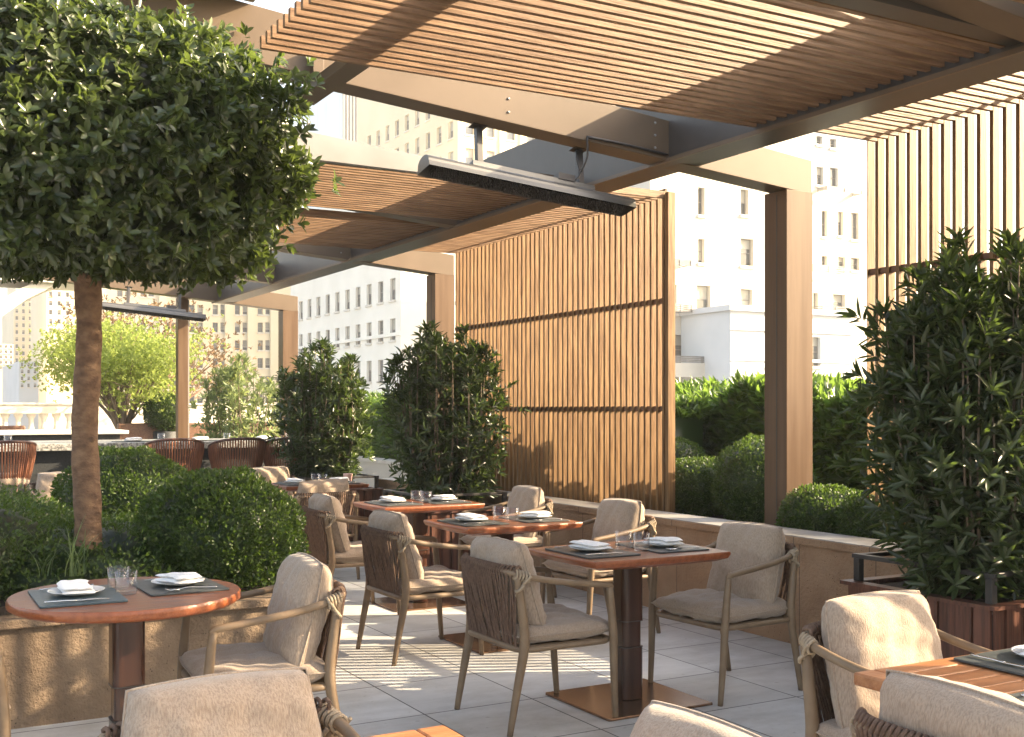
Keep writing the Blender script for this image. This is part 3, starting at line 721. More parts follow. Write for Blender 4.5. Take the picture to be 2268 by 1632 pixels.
def setting(x, y, deg, where, z=.751, blue=False, r=None, knife=True):
    """diner sits at local -X looking +X when deg=0"""
    deg += random.uniform(-3,3); x += random.uniform(-.012,.012); y += random.uniform(-.015,.015)
    a = rad(deg); c, s = math.cos(a), math.sin(a)
    L = lambda lx, ly: (x+c*lx-s*ly, y+s*lx+c*ly)
    j = random.uniform(-3,3)
    put('placemat_blue' if blue else 'placemat', x, y, z, deg+j*.5, ('blue-black' if blue else 'black')+' slate placemat '+where)
    px, py = L(.0, .015); put('plate', px, py, z+.008, 0, 'white plate under the napkin '+where)
    put('napkin', px, py, z+.012, deg+90+random.uniform(-14,14), 'folded white linen napkin '+where)
    kx, ky = L(-.02, -.155)
    if knife: put('knife', kx-.09*c, ky-.09*s, z+.008, deg+j, 'steel knife beside the plate '+where)
    kx, ky = L(-.02, .17); put('fork', kx, ky, z+.008, deg-j, 'steel fork beside the plate '+where)
for (tx, ty, w_) in ((3.285,4.66,'nearest rectangular table'),(3.44,6.24,'second rectangular table'),(3.56,7.76,'third rectangular table'),(3.64,10.22,'farthest rectangular table')):
    setting(tx-.21, ty, 0, 'at the left seat of the '+w_); setting(tx+.21, ty, 180, 'at the right seat of the '+w_)
    put('tumbler', tx-.005, ty+.03, .751, 0, 'clear tumbler standing farther back in the centre of the '+w_)
    put('tumbler', tx+.03, ty-.075, .751, 40, 'clear tumbler standing nearer us in the centre of the '+w_)
setting(.66, 4.49, 0, 'at the left seat of the round table', blue=True)
setting(1.04, 4.57, 180, 'at the right seat of the round table')
put('tumbler', .83, 4.60, .751, 0, 'clear tumbler farther back on the round table'); put('tumbler', .835, 4.47, .751, 0, 'clear tumbler nearer us on the round table')
setting(2.84, 2.02, -90, 'at the far seat of the lower right table')
setting(2.52, 1.60, 0, 'at the near seat of the lower right table')

# ------------------------------------------------------------------ stone planter on the left with topiary
t = empty('stone_planter', (.6, 7.3, 0), 0, 'rough brown stone planter wall behind the round table filled with boxwood', 'planter')
m = MB(); m.box(-5.6, 1.38, -1.70, 2.2, 0, .455); m.build('wall_face', M['rough_stone'], t)
m = MB(); m.box(-5.62, 1.41, -1.73, 2.22, .458, .50); m.build('coping', M['rough_stone'], t, .006)
m = MB(); m.box(-5.5, 1.28, -1.58, 2.1, .502, .54); m.build('soil', M['soil'], t)

def box_ball(c, R, label, n=9000, seed=1, size=.017, p=2.4, amp=.05, mat='leaf_box', group=None, cat='shrub', name='boxwood_shrub', fr=3):
    t = empty(name, (c[0], c[1], max(0, c[2]-R[2])), 0, label, cat, group)
    d = sph(n); rr = .90+.14*RNG.random(n)**.7
    lm = lump(d, seed, amp, fr)
    dd = sup(d, p); P = dd*np.array(R)*(lm*rr)[:,None] + np.array([0,0,R[2] if c[2]-R[2] > 0 else c[2]])
    base = np.array([0,0,min(R[2], c[2])]) 
    P = dd*np.array(R)*(lm*rr)[:,None] + base
    D = d*.8 + np.array([0,0,.35]) + RNG.normal(size=(n,3))*.55; N = RNG.normal(size=(n,3))*.6 + d
    keep = P[:,2] > .0
    P, D, N = P[keep], D[keep], N[keep]; k = len(P)
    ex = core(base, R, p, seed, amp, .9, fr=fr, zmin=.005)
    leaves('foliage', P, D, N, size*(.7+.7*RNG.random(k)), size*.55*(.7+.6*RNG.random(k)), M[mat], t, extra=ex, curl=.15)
    m = MB(); m.tube([(0,0,0),(.01,0,min(R[2],.25)*.6),(0,0,min(R[2],.4)*.9)], [.02,.015,.012], 7); m.build('stem', M['bark_grey'], t)
    return t
box_ball((1.62,6.08,.74), (.42,.42,.37), 'large clipped boxwood ball overhanging the stone planter beside the aisle', 26000, 3, .021, 2.1, .07, fr=4)
box_ball((1.50,8.05,.80), (.46,.48,.37), 'clipped boxwood mound behind the large ball and right of the topiary trunk', 17000, 4, .022, 2.05, .07, fr=4)
box_ball((-.30,6.85,.62), (1.28,1.13,.37), 'broad low boxwood mass filling the left of the stone planter', 52000, 5, .022, 4, .08, fr=6)
box_ball((-2.8,6.9,.62), (1.4,1.0,.32), 'second broad boxwood mass at the far left of the stone planter', 10000, 6, .03, 4, .08)
box_ball((1.0,6.55,.58), (.62,.85,.26), 'low boxwood cushion around the foot of the topiary tree', 14000, 8, .022, 3, .12, fr=5)
# grass tufts around the trunk: each blade is a narrow arching ribbon
m = MB(); rg_ = random.Random(44)
for q_ in range(34):
    gx, gy = rg_.uniform(-.1,1.4), rg_.uniform(5.72,6.9)
    for k in range(rg_.randint(8,18)):
        a_ = rg_.random()*6.28; L_ = rg_.uniform(.14,.34); bend = rg_.uniform(.25,.9); bx_, by_ = gx+rg_.gauss(0,.02), gy+rg_.gauss(0,.02)
        pts_ = []
        for i_ in range(7):
            f_i = i_/6; r_i = L_*bend*f_i**1.7; z_i = .66+L_*(f_i-.55*bend*f_i**2.6)
            w_i = .0028*(1-f_i)**.6+.0003
            pts_.append((bx_+r_i*math.cos(a_)-w_i*math.sin(a_), by_+r_i*math.sin(a_)+w_i*math.cos(a_), z_i)); pts_.append((bx_+r_i*math.cos(a_)+w_i*math.sin(a_), by_+r_i*math.sin(a_)-w_i*math.cos(a_), z_i))
        m.add(pts_, [(2*i_,2*i_+1,2*i_+3,2*i_+2) for i_ in range(6)], 0, True)
o = m.build('grass', M['leaf_grass'])
at_ = o.data.attributes.new('tint', 'FLOAT', 'POINT'); at_.data.foreach_set('value', np.repeat(RNG.random(len(o.data.vertices)//14), 14))
tag(o, 'thin arching grass blades growing around the topiary trunk', 'grass', kind='stuff')

# topiary tree
TX, TY = .93, 6.02
t = empty('topiary_tree', (TX, TY, .52), 0, 'broad clipped evergreen tree with bare brown trunk rising from the stone planter', 'tree')
m = MB(); m.tube([(-.005,.0,0),(.002,0,.12),(.008,0,.35),(.002,.004,.6),(-.004,.004,.85),(.006,0,1.1),(.014,0,1.35),(.01,0,1.55),(.01,0,1.75)], [.095,.072,.065,.067,.062,.064,.060,.066,.082], 24, sub=7)
m.v = [(x*(1+.035*math.sin(5*math.atan2(y,x)+z*7)+.03*math.sin(z*31+2*math.atan2(y,x))), y*(1+.035*math.sin(4*math.atan2(y,x)+z*9)), z) for x,y,z in m.v]
for kz, ka in ((.42,.2),(.78,-1.2),(1.02,-2.4),(1.25,-.6)):
    m.tube([(.045*math.cos(ka),.045*math.sin(ka),kz),(.07*math.cos(ka),.07*math.sin(ka),kz+.006)], [.022,.011], 9, sub=1)
for k in range(9):
    a = 2*math.pi*k/9+.3; r = .75+.25*random.random()
    m.tube([(.01,0,1.55+.05*(k%3)), (.12*math.cos(a), .12*math.sin(a), 1.78), (.5*r*math.cos(a), .5*r*math.sin(a), 2.02+.12*(k%3)), (.95*r*math.cos(a), .8*r*math.sin(a), 2.2+.25*(k%3))], [.036,.03,.018,.006], 8)
m.build('trunk', M['bark'], t)
def crown(t, c, R, p, seed, amp, nclu, k, L, W, mat, spread=.9, coreK=.72, fr=3.2, rin=.72, up=.25, flatbot=None, name='crown', strays=0):
    d = sph(nclu); rr = rin+(1.02-rin)*RNG.random(nclu)**.55
    if strays: rr[:strays] += .05+.09*RNG.random(strays)
    lm = lump(d, seed, amp, fr); C = sup(d, p)*np.array(R)*(lm*rr)[:,None]
    if flatbot is not None:
        lo = C[:,2] < flatbot; C[lo,2] = flatbot + (C[lo,2]-flatbot)*.25 + RNG.normal(size=lo.sum())*.03
    A = d + np.array([0,0,up]) + RNG.normal(size=(nclu,3))*.45
    P, D, N, LL, WW = rosettes(C, A, k, L, W, spread)
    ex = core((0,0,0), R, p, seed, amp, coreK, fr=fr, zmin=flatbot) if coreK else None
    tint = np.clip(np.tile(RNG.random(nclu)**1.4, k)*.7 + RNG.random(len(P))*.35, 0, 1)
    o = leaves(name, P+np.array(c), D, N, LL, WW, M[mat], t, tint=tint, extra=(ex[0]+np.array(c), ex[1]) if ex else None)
    return o
crown(t, (-.13,-.10,2.20), (1.12,.86,.72), 2.35, 21, .12, 10500, 6, .056, .026, 'leaf_tree', 1.0, .78, flatbot=-.50, strays=900, fr=4.2)

# ------------------------------------------------------------------ bushes in timber planters
def timber_planter(x, y, label, w_=.86, d_=.84):
    t = empty('timber_planter', (x, y, 0), 0, label, 'planter', 'dark timber planter boxes with rails')
    m = MB(); n = 9
    for (ax, L, o) in (('x', w_, -d_/2), ('x', w_, d_/2), ('y', d_, -w_/2), ('y', d_, w_/2)):
        s = L/n
        for k in range(n):
            a0 = -L/2+k*s+.003; a1 = a0+s-.006; q = .022 if k % 2 else .014
            if ax == 'x': m.box(a0, a1, o-(q if o < 0 else 0), o+(q if o > 0 else 0), .03, .565)
            else: m.box(o-(q if o < 0 else 0), o+(q if o > 0 else 0), a0, a1, .03, .565)
    m.build('side_boards', M['strip'], t)
    m = MB(); m.box(-w_/2+.002, w_/2-.002, -d_/2+.002, d_/2-.002, .02, .545); m.build('liner', M['black_metal'], t)
    m = MB()
    for sx in (-1,1):
        m.box(sx*w_/2-.035, sx*w_/2+.035, -d_/2-.035, d_/2+.035, .567, .585)
    for sy in (-1,1):
        m.box(-w_/2+.036, w_/2-.036, sy*d_/2-.035, sy*d_/2+.035, .567, .5845)
    m.build('cap', M['strip'], t)
    m = MB()
    for sx in (-1,1):
        for sy in (-1,1): m.box(sx*(w_/2-.03)-.018, sx*(w_/2-.03)+.018, sy*(d_/2-.03)-.018, sy*(d_/2-.03)+.018, .586, .70)
    for sx in (-1,1): m.box(sx*(w_/2-.03)-.018, sx*(w_/2-.03)+.018, -d_/2, d_/2, .7005, .722)
    for sy in (-1,1): m.box(-w_/2+.05, w_/2-.05, sy*(d_/2-.03)-.018, sy*(d_/2-.03)+.018, .7006, .7215)
    m.build('top_rail', M['black_metal'], t, .002)
    m = MB(); m.box(-w_/2+.04, w_/2-.04, -d_/2+.04, d_/2-.04, .546, .56); m.build('soil', M['soil'], t)
    return t
def bush(x, y, label, H=1.75, R=(.56,.56), nst=46, per=26, L=.085, W=.021, mat='leaf_long', seed=1, z0=.56, lean=.35, dens=1.0):
    """many upright stems, each with whorls of long narrow leaves"""
    r = np.random.default_rng(seed)
    t = empty('leafy_bush', (x, y, z0), 0, label, 'bush', 'tall leafy bushes in timber planters')
    ms = MB(); C = []; A = []
    for i in range(nst):
        a = r.random()*6.28; q = math.sqrt(r.random())
        bx, by = .12*q*math.cos(a), .12*q*math.sin(a)
        tx, ty = R[0]*q*math.cos(a), R[1]*q*math.sin(a)
        h = H*(1-.25*q*q)*(.82+.22*r.random())
        mid = (bx+(tx-bx)*.75+r.normal()*.03, by+(ty-by)*.75+r.normal()*.03, h*.42)
        pts = [(bx,by,0), mid, (tx, ty, h)]
        ms.tube(pts, [.011,.007,.003], 5)
        P = catmull(pts, 24); K = len(P)
        k0 = int(.10*K)
        for k in range(int(per*dens)):
            f = k0+(K-1-k0)*((k+r.random())/int(per*dens))
            i0 = min(int(f), K-2); p = P[i0].lerp(P[i0+1], f-i0); tg = (P[i0+1]-P[i0]).normalized()
            off = np.array([r.normal(), r.normal(), r.normal()*.6])*(.075 if f < K*.9 else .02)
            # side shoots that fill the lower volume
            if f < K*.75: off[:2] += np.array([math.cos(a), math.sin(a)])*r.random()*.30*R[0]*(1.1-q*.6)
            C.append(np.array(p)+off); A.append(np.array(tg)*.8+np.array([off[0],off[1],0])*6+r.normal(size=3)*.25)
        C.append(np.array(P[-1])); A.append(np.array((P[-1]-P[-2]).normalized())*1.0)
    ms.build('stems', M['bark_grey'], t)
    C = np.array(C); A = np.array(A)
    P, D, N, LL, WW = rosettes(C, A, 8, L, W, .8)
    keep = P[:,2] > .0
    leaves('foliage', P[keep], D[keep], N[keep], LL[keep], WW[keep], M[mat], t, curl=.28, shape=[(0,0),(.32,.5),(.68,.45),(1,0),(.68,-.45),(.32,-.5)])
    return t
timber_planter(4.60, 3.75, 'dark timber planter box holding the big bush at the right edge', .58, .84)
bush(4.64, 3.66, 'big dark long-leaved bush in front of the screen at the right edge', 1.72, (.52,.50), 78, 30, .095, .021, seed=2)
timber_planter(4.45, 9.15, 'dark timber planter box holding the bush left of the tall screen')
bush(4.47, 9.15, 'dark leafy bush standing left of the tall middle screen', 1.66, (.48,.48), 58, 25, .085, .022, seed=3)
timber_planter(4.40, 11.95, 'dark timber planter box holding the bush beyond the far table')
bush(4.32, 11.95, 'rounded leafy bush beyond the farthest table, right of the paler bush', 1.60, (.47,.47), 50, 24, .09, .023, mat='leaf_long', seed=4)
timber_planter(4.5, 15.8, 'dark timber planter box farthest back holding the pale bush')
bush(4.5, 15.8, 'paler loose bush farthest back, left of the rounded bush', 1.62, (.5,.5), 36, 18, .10, .024, mat='leaf_pale', seed=5)

# hedges and balls in the raised bed
def hedge(x0, x1, y0, y1, z0, z1, label, n, seed, L=.10, W=.034):
    t = empty('laurel_hedge', ((x0+x1)/2, (y0+y1)/2, z0), 0, label, 'hedge', 'laurel hedges along the terrace edge')
    r = np.random.default_rng(seed); w_, d_, h_ = x1-x0, y1-y0, z1-z0
    U = r.random((n,3)); C = (U-np.array([.5,.5,0]))*np.array([w_, d_, h_])
    top = r.random(n) < .45; C[top,2] = h_*(.88+.16*r.random(top.sum()))
    side = (~top) & (r.random(n) < .7); C[side,0] = -w_/2+.10*r.random(side.sum())-.02
    C[:,2] += .06*np.sin(C[:,1]*3+seed)+.04*np.sin(C[:,1]*9+C[:,0]*4)
    A = np.zeros((n,3)); A[:,2] = 1; A[side] = [-.8,0,.8]; A += r.normal(size=(n,3))*.45
    P, D, N, LL, WW = rosettes(C, A, 6, L, W, .8)
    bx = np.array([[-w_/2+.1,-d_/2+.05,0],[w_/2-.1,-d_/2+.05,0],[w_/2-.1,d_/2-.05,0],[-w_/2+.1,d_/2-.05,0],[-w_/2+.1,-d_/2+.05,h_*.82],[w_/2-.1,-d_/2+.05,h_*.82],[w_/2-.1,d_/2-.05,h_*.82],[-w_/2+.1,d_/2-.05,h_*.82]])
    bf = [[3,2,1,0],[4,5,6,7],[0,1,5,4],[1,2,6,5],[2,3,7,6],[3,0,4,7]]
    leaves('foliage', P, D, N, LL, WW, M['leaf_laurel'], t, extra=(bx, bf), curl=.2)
    m = MB()
    for k in range(int(d_/.5)): m.tube([(0,-d_/2+.25+.5*k,0),(.03,-d_/2+.25+.5*k,h_*.5),(0,-d_/2+.25+.5*k,h_*.8)], [.02,.014,.008], 6)
    m.build('stems', M['bark_grey'], t)
hedge(7.15, 8.1, 3.0, 8.6, .58, 1.58, 'bright laurel hedge beside the bronze column behind the clipped balls', 8000, 1, .15, .042)
hedge(7.15, 8.1, 8.62, 11.5, .58, 1.56, 'laurel hedge piece behind the free end of the tall middle screen', 3000, 9, .15, .042)
hedge(6.3, 7.2, -4.9, 3.8, .58, 1.5, 'laurel hedge running behind the right-edge screen', 4500, 4)
hedge(6.25, 7.0, 8.5, 11.9, .58, 1.55, 'laurel hedge behind the tall middle screen', 3000, 2)
hedge(7.08, 8.1, 12.5, 20.8, .3, 1.56, 'dark laurel hedge above the white low wall, seen between two bushes', 8000, 3)
box_ball((5.95,7.42,.80), (.32,.34,.24), 'clipped boxwood ball next to the end of the tall middle screen', 11000, 12, .02, 2.3, .05)
box_ball((6.02,6.72,.86), (.36,.38,.36), 'taller clipped boxwood ball touching the left of the bronze column', 12000, 13, .02, 2.2, .05)
box_ball((6.25,8.15,.98), (.26,.26,.20), 'small clipped boxwood top peeping behind the two balls left of the column', 5000, 14, .02, 2.2, .05)
box_ball((5.58,5.62,.70), (.27,.27,.22), 'low clipped boxwood ball at the right foot of the bronze column', 9000, 15, .02, 2.5, .06)
box_ball((5.60,5.12,.70), (.27,.26,.23), 'low clipped boxwood ball between the column and the right-edge screen', 9000, 16, .02, 2.5, .06)

# ------------------------------------------------------------------ bar area on the left
t = empty('bar_counter', (1.2, 13.6, 0), 0, 'long dark granite bar counter beyond the planter on the left', 'bar')
m = MB(); m.box(-6.5, 3.35, -.55, .55, 0, 1.0); m.build('bar_body', M['granite'], t)
m = MB(); m.box(-6.6, 3.45, -.68, .68, 1.004, 1.082); m.build('bar_top', M['granite_top'], t, .008)
t = empty('inner_counter', (1.4, 16.1, 0), 0, 'pale stone-topped inner counter behind the granite bar', 'counter')
m = MB(); m.box(-4.0, 1.55, -.5, .5, 1.12, 1.17); m.build('counter_top', M['pale_stone'], t, .01)
m = MB(); m.box(-3.9, 1.45, -.42, .42, 0, 1.116); m.build('counter_body', M['granite'], t)
def stool():
    t = empty('woven_stool')
    m = MB(); n = 40
    arc = [rad(-110+220*k/n) for k in range(n+1)]
    rim = [(-.29*math.cos(a), .30*math.sin(a), 1.13-.10*abs(a/rad(110))**2) for a in arc]
    m.tube(rim, .016, 8, sub=1); m.build('top_rim', M['strip'], t)
    m = MB()
    for k, a in enumerate(arc):
        x, y, z = rim[k]
        m.tube([(x,y,z), (x*.99,y*.99,z-.1), (-.235*math.cos(a), .245*math.sin(a), .74)], .0095, 6, sub=3)
    m.build('woven_back', M['stoolwood'], t)
    m = MB(); m.lathe([(.0001,.70),(.24,.70),(.25,.72),(.25,.76),(.235,.80),(.0001,.81)], n=30); m.build('seat_cushion', M['fabric'], t)
    for sx in (-1,1):
        for sy in (-1,1):
            m = MB(); m.tube([(sx*.17,sy*.17,.70),(sx*.22,sy*.22,0)], [.018,.012], 8, sub=1); m.build('leg', M['strip'], t)
    m = MB(); ring = [(.195*c_[0], .195*c_[1], .28) for c_ in ((1,1),(-1,1),(-1,-1),(1,-1),(1,1))]; m.tube(ring, .009, 6, sub=1); m.build('foot_ring', M['strip'], t)
    return t
M['stoolwood'] = wood('russet_stool_ribs', (.16,.06,.03), (.28,.11,.055), 2, rough=.5)
s0 = stool(); SG = 'russet woven bar stools'
for i, (x, y, lab) in enumerate(((2.82,12.42,'woven bar stool behind the boxwood mound, left of the fully visible one'),(3.50,12.42,'woven bar stool whose ribbed back shows fully between the boxwood and bush'),(1.13,12.42,'woven bar stool cut by the left picture edge'),(4.10,12.42,'woven bar stool half hidden by the rounded bush'))):
    place(s0, i > 0, (x, y, 0), rad(90+(-6,4,10,0)[i]), lab, SG); 
for o in [o for o in bpy.data.objects if o.name.startswith('woven_stool')]: o['category'] = 'bar stool'
# things standing on the bar
for i, (x, lab) in enumerate(((2.55,'in front of the left woven stool'),(3.30,'in front of the fully visible woven stool'),(.95,'near the left picture edge'),(4.05,'beside the rounded bush'))):
    put('plate', x, 13.25, 1.084, 0, 'white plate on the granite bar '+lab); put('napkin', x, 13.25, 1.09, 10*i, 'folded white napkin on the granite bar '+lab)
    put('tumbler', x+.30, 13.2, 1.084, 0, 'clear tumbler on the granite bar '+lab); put('placemat', x, 13.25, 1.0825, 90, 'slate placemat on the granite bar '+lab)
def bench_seat(x0, x1, y, z, label):
    t = empty('bench_back', ((x0+x1)/2, y, 0), 0, label, 'bench', 'dark benches behind the bar'); L = (x1-x0)/2
    m = MB(); m.box(-L, L, -.05, .05, z-.35, z); m.build('backrest', M['rail'], t, .02)
    m = MB(); m.box(-L, L, -.5, -.055, .42, .50); m.build('seat', M['rail'], t)
    for sx in (-1,1):
        m = MB(); m.box(sx*(L-.05)-.03, sx*(L-.05)+.03, -.45, .04, 0, .418); m.build('leg', M['black_metal'], t)
bench_seat(-1.0, 2.0, 18.6, 1.20, 'dark bench back behind the bar at the far left'); bench_seat(3.4, 5.0, 18.9, 1.22, 'dark bench back behind the bar right of the topiary trunk')
bench_seat(5.4, 6.6, 19.2, 1.22, 'dark bench back next to the dark metal post')
# dark metal post
t = empty('metal_post', (4.05, 17.35, 0), 0, 'brown square metal post standing behind the bar right of the yellow tree', 'post')
m = MB(); m.box(-.075,.075,-.075,.075,0,3.12); m.build('shaft', M['bronze_col'], t, .004); m = MB(); m.box(.077,.10,-.05,.05,0,3.1); m.build('side_channel', M['grey_metal'], t)
# small things on and around the far table
m = MB(); m.lathe([(.0001,0),(.035,0),(.045,.07),(.047,.075),(.04,.073),(.0001,.06)], n=20); o = m.build('flower_pot', M['pink'], loc=(4.0,10.35,.751)); tag(o, 'small pink pot on the farthest rectangular table', 'pot')
m = MB(); m.lathe([(.0001,0),(.03,0),(.035,.04),(.012,.09),(.012,.13),(.0001,.13)], n=16); o = m.build('glass_bottle', M['amber'], loc=(4.62,13.3,.73)); tag(o, 'small amber bottle on the rail of the far planter', 'bottle')

# balustrade
t = empty('stone_balustrade', (4, 24.2, 0), 0, 'pale stone balustrade at the far end of the terrace', 'balustrade')
m = MB(); m.box(-14, 4.6, -.2, .2, 1.36, 1.53); m.box(-14, 4.6, -.24, .24, 1.532, 1.57); m.build('top_rail', M['pale_stone'], t, .01)
m = MB(); m.box(-14, 4.6, -.2, .2, 0, .55); m.build('plinth', M['pale_stone'], t)
for a_, b2_ in ((-.2,4.6),(-7.2,-6.6)):
    m = MB(); m.box(a_,b2_,-.19,.19,.552,1.358); m.build('pier', M['pale_stone'], t)
bal = MB(); bal.lathe([(.09,.552),(.09,.60),(.05,.64),(.075,.76),(.09,.88),(.07,1.02),(.045,1.15),(.05,1.26),(.085,1.31),(.085,1.358)], n=14)
b0 = None
for k in range(26):
    x = -.35-.235*k
    if -7.3 < x < -6.5: continue
    if b0 is None: b0 = bal.build('baluster', M['pale_stone'], t, loc=(x,0,0))
    else:
        c_ = b0.copy(); COL.objects.link(c_); c_.location = (x,0,0); c_.parent = t

# far trees
def airy_tree(x, y, z0, H, R, label, mat, nclu, seed, L=.05, W=.022, trunk='bark_grey', spread=1.2, flat=.55, nb=14):
    t = empty('airy_tree', (x, y, z0), 0, label, 'tree'); r = random.Random(seed); m = MB(); tips = []
    base = H*.28
    for k in range(nb):
        a = r.random()*6.28; q = .35+.65*r.random(); h = H*(.42+.55*r.random()*(1-.35*q))
        m.tube([(0.02*math.cos(a),.02*math.sin(a),0),(.08*math.cos(a),.08*math.sin(a),base),(R*q*.5*math.cos(a),R*q*.5*math.sin(a),h*.75),(R*q*math.cos(a),R*q*math.sin(a),h)], [.05,.035,.018,.005], 6)
        tips.append((R*q*math.cos(a), R*q*math.sin(a), h))
        for s_ in range(3):
            b = a+r.uniform(-.8,.8); m.tube([(R*q*.5*math.cos(a),R*q*.5*math.sin(a),h*.75),(R*q*.8*math.cos(b),R*q*.8*math.sin(b),h*(.8+.2*r.random()))], [.012,.004], 5, sub=1); tips.append((R*q*.85*math.cos(b), R*q*.85*math.sin(b), h*(.85+.15*r.random())))
    m.build('trunk', M[trunk], t)
    T = np.array(tips); rg = np.random.default_rng(seed); idx = rg.integers(0, len(T), nclu)
    C = T[idx] + rg.normal(size=(nclu,3))*np.array([R*.24,R*.24,R*.09]) 
    A = rg.normal(size=(nclu,3))*.5 + np.array([0,0,.6])
    P, D, N, LL, WW = rosettes(C, A, 5, L, W, spread)
    leaves('crown', P, D, N, LL, WW, M[mat], t, curl=.1); return t
airy_tree(3.55, 19.3, .3, 2.95, 1.22, 'yellow-green feathery tree glowing in the sun behind the bar', 'leaf_yellow', 6500, 3, .055, .024, flat=.4, nb=22)
airy_tree(4.75, 22.6, .2, 4.4, 1.5, 'sparse russet tree behind the yellow one near the dark post', 'leaf_rust', 800, 5, .075, .032, trunk='bark', nb=16)
t = box_ball((4.15,18.9,1.40), (.34,.34,.30), 'small round potted shrub beside the yellow tree', 6000, 31, .03, 2.2, .06, name='potted_shrub')
m = MB(); m.lathe([(.0001,-1.1),(.16,-1.1),(.22,-.02),(.20,-.01),(.0001,-.05)], n=20); m.build('pot', M['granite'], t)

# white arched canopy at the far left
t = empty('arched_canopy', (0,0,0), 0, 'white arched canopy edge at the far left above the balustrade', 'canopy')
YA = 20.0
up = [(-330,905),(-300,860),(-240,790),(-160,735),(-80,700),(0,664),(50,636),(100,617),(150,608),(230,600)]
lo = [(-290,905),(-250,868),(-200,820),(-130,775),(-60,735),(0,704),(60,662),(120,633),(180,618),(230,612)]
m = MB(); N_ = len(up)
V_ = [(onY(u,v,YA)[0], y, onY(u,v,YA)[1]) for y in (YA, YA+1.2) for (u,v) in up+lo]
for k in range(N_-1):
    a0, a1, b0_, b1 = k, k+1, N_+k, N_+k+1; o_ = 2*N_
    m.add([V_[i] for i in (b0_, b1, a1, a0)], [(0,1,2,3)]); m.add([V_[i+o_] for i in (a0, a1, b1, b0_)], [(0,1,2,3)])
    m.add([V_[i] for i in (b0_, b0_+o_, b1+o_, b1)], [(0,1,2,3)], 0, True); m.add([V_[i] for i in (a0, a1, a1+o_, a0+o_)], [(0,1,2,3)], 0, True)
m.build('arch_band', M['white_wall'], t)
m = MB(); xa_, za_ = onY(-330, 604, YA); xb2, zb3 = onY(235, 612, YA); m.box(xa_, xb2, YA-.1, YA+1.2, za_, za_+.35); m.build('fascia', M['white_wall'], t)

# ------------------------------------------------------------------ buildings
def wall_holes(m, axis, c, a0, a1, z0, z1, holes, depth=.35, mi=0):
    A = sorted(set([a0, a1]+[h[0] for h in holes]+[h[1] for h in holes])); Z = sorted(set([z0, z1]+[h[2] for h in holes]+[h[3] for h in holes]))
    pt = (lambda a, d, z: (a, c+d, z)) if axis == 'Y' else (lambda a, d, z: (c+d, a, z))
    for i in range(len(A)-1):
        for j in range(len(Z)-1):
            ca, cz = (A[i]+A[i+1])/2, (Z[j]+Z[j+1])/2
            if any(h[0] < ca < h[1] and h[2] < cz < h[3] for h in holes): continue
            q = [pt(A[i],0,Z[j]), pt(A[i+1],0,Z[j]), pt(A[i+1],0,Z[j+1]), pt(A[i],0,Z[j+1])]
            m.add(q if axis == 'Y' else q[::-1], [(0,1,2,3)], mi)
    for h in holes:
        for (p, q) in (((h[0],h[2]),(h[1],h[2])),((h[1],h[2]),(h[1],h[3])),((h[1],h[3]),(h[0],h[3])),((h[0],h[3]),(h[0],h[2]))):
            m.add([pt(p[0],0,p[1]), pt(q[0],0,q[1]), pt(q[0],depth,q[1]), pt(p[0],depth,p[1])], [(0,1,2,3)], mi)
def window(t, axis, c, h, depth=.35, blind=None, name='window'):
    """frame with glass; optional fraction covered by a pale blind"""
    m = MB(); a0, a1, z0, z1 = h; d = depth-.04; f = .055*max(.8,(a1-a0)/1.2)
    def bx(p0, p1, q0, q1, d0, d1, mi):
        if axis == 'Y': m.box(p0, p1, c+d0, c+d1, q0, q1, mi)
        else: m.box(c+d0, c+d1, p0, p1, q0, q1, mi)
    bx(a0, a1, z0, z1, d+.02, d+.03, 1)
    bx(a0, a0+f, z0, z1, d-.04, d+.015, 0); bx(a1-f, a1, z0, z1, d-.04, d+.015, 0); bx(a0+f, a1-f, z0, z0+f, d-.04, d+.012, 0); bx(a0+f, a1-f, z1-f, z1, d-.04, d+.012, 0)
    zm = z0+(z1-z0)*.5; bx(a0+f, a1-f, zm-f/2, zm+f/2, d-.04, d+.01, 0)
    bx(a0-.10*f/.055, a1+.10*f/.055, z0-.16, z0+.03, -.14, -.004, 3); bx(a0+.002, a1-.002, z0+.001, z0+.03, -.004, d-.04, 3)
    if blind: bx(a0+f, a1-f, z1-(z1-z0)*blind, z1-f, d-.01, d+.018, 2)
    return m.build(name, [M['winframe'], M['pane'], M['blind'], M['pale_stone']], t)
def closed_box(m, x0, x1, y0, y1, z0, z1, skip=(), mi=0):
    v = [(x0,y0,z0),(x1,y0,z0),(x1,y1,z0),(x0,y1,z0),(x0,y0,z1),(x1,y0,z1),(x1,y1,z1),(x0,y1,z1)]
    F = {'top':(4,5,6,7),'front':(0,1,5,4),'right':(1,2,6,5),'back':(2,3,7,6),'left':(3,0,4,7)}
    m.add(v, [F[k] for k in F if k not in skip], mi)
rnd = random.Random(3)
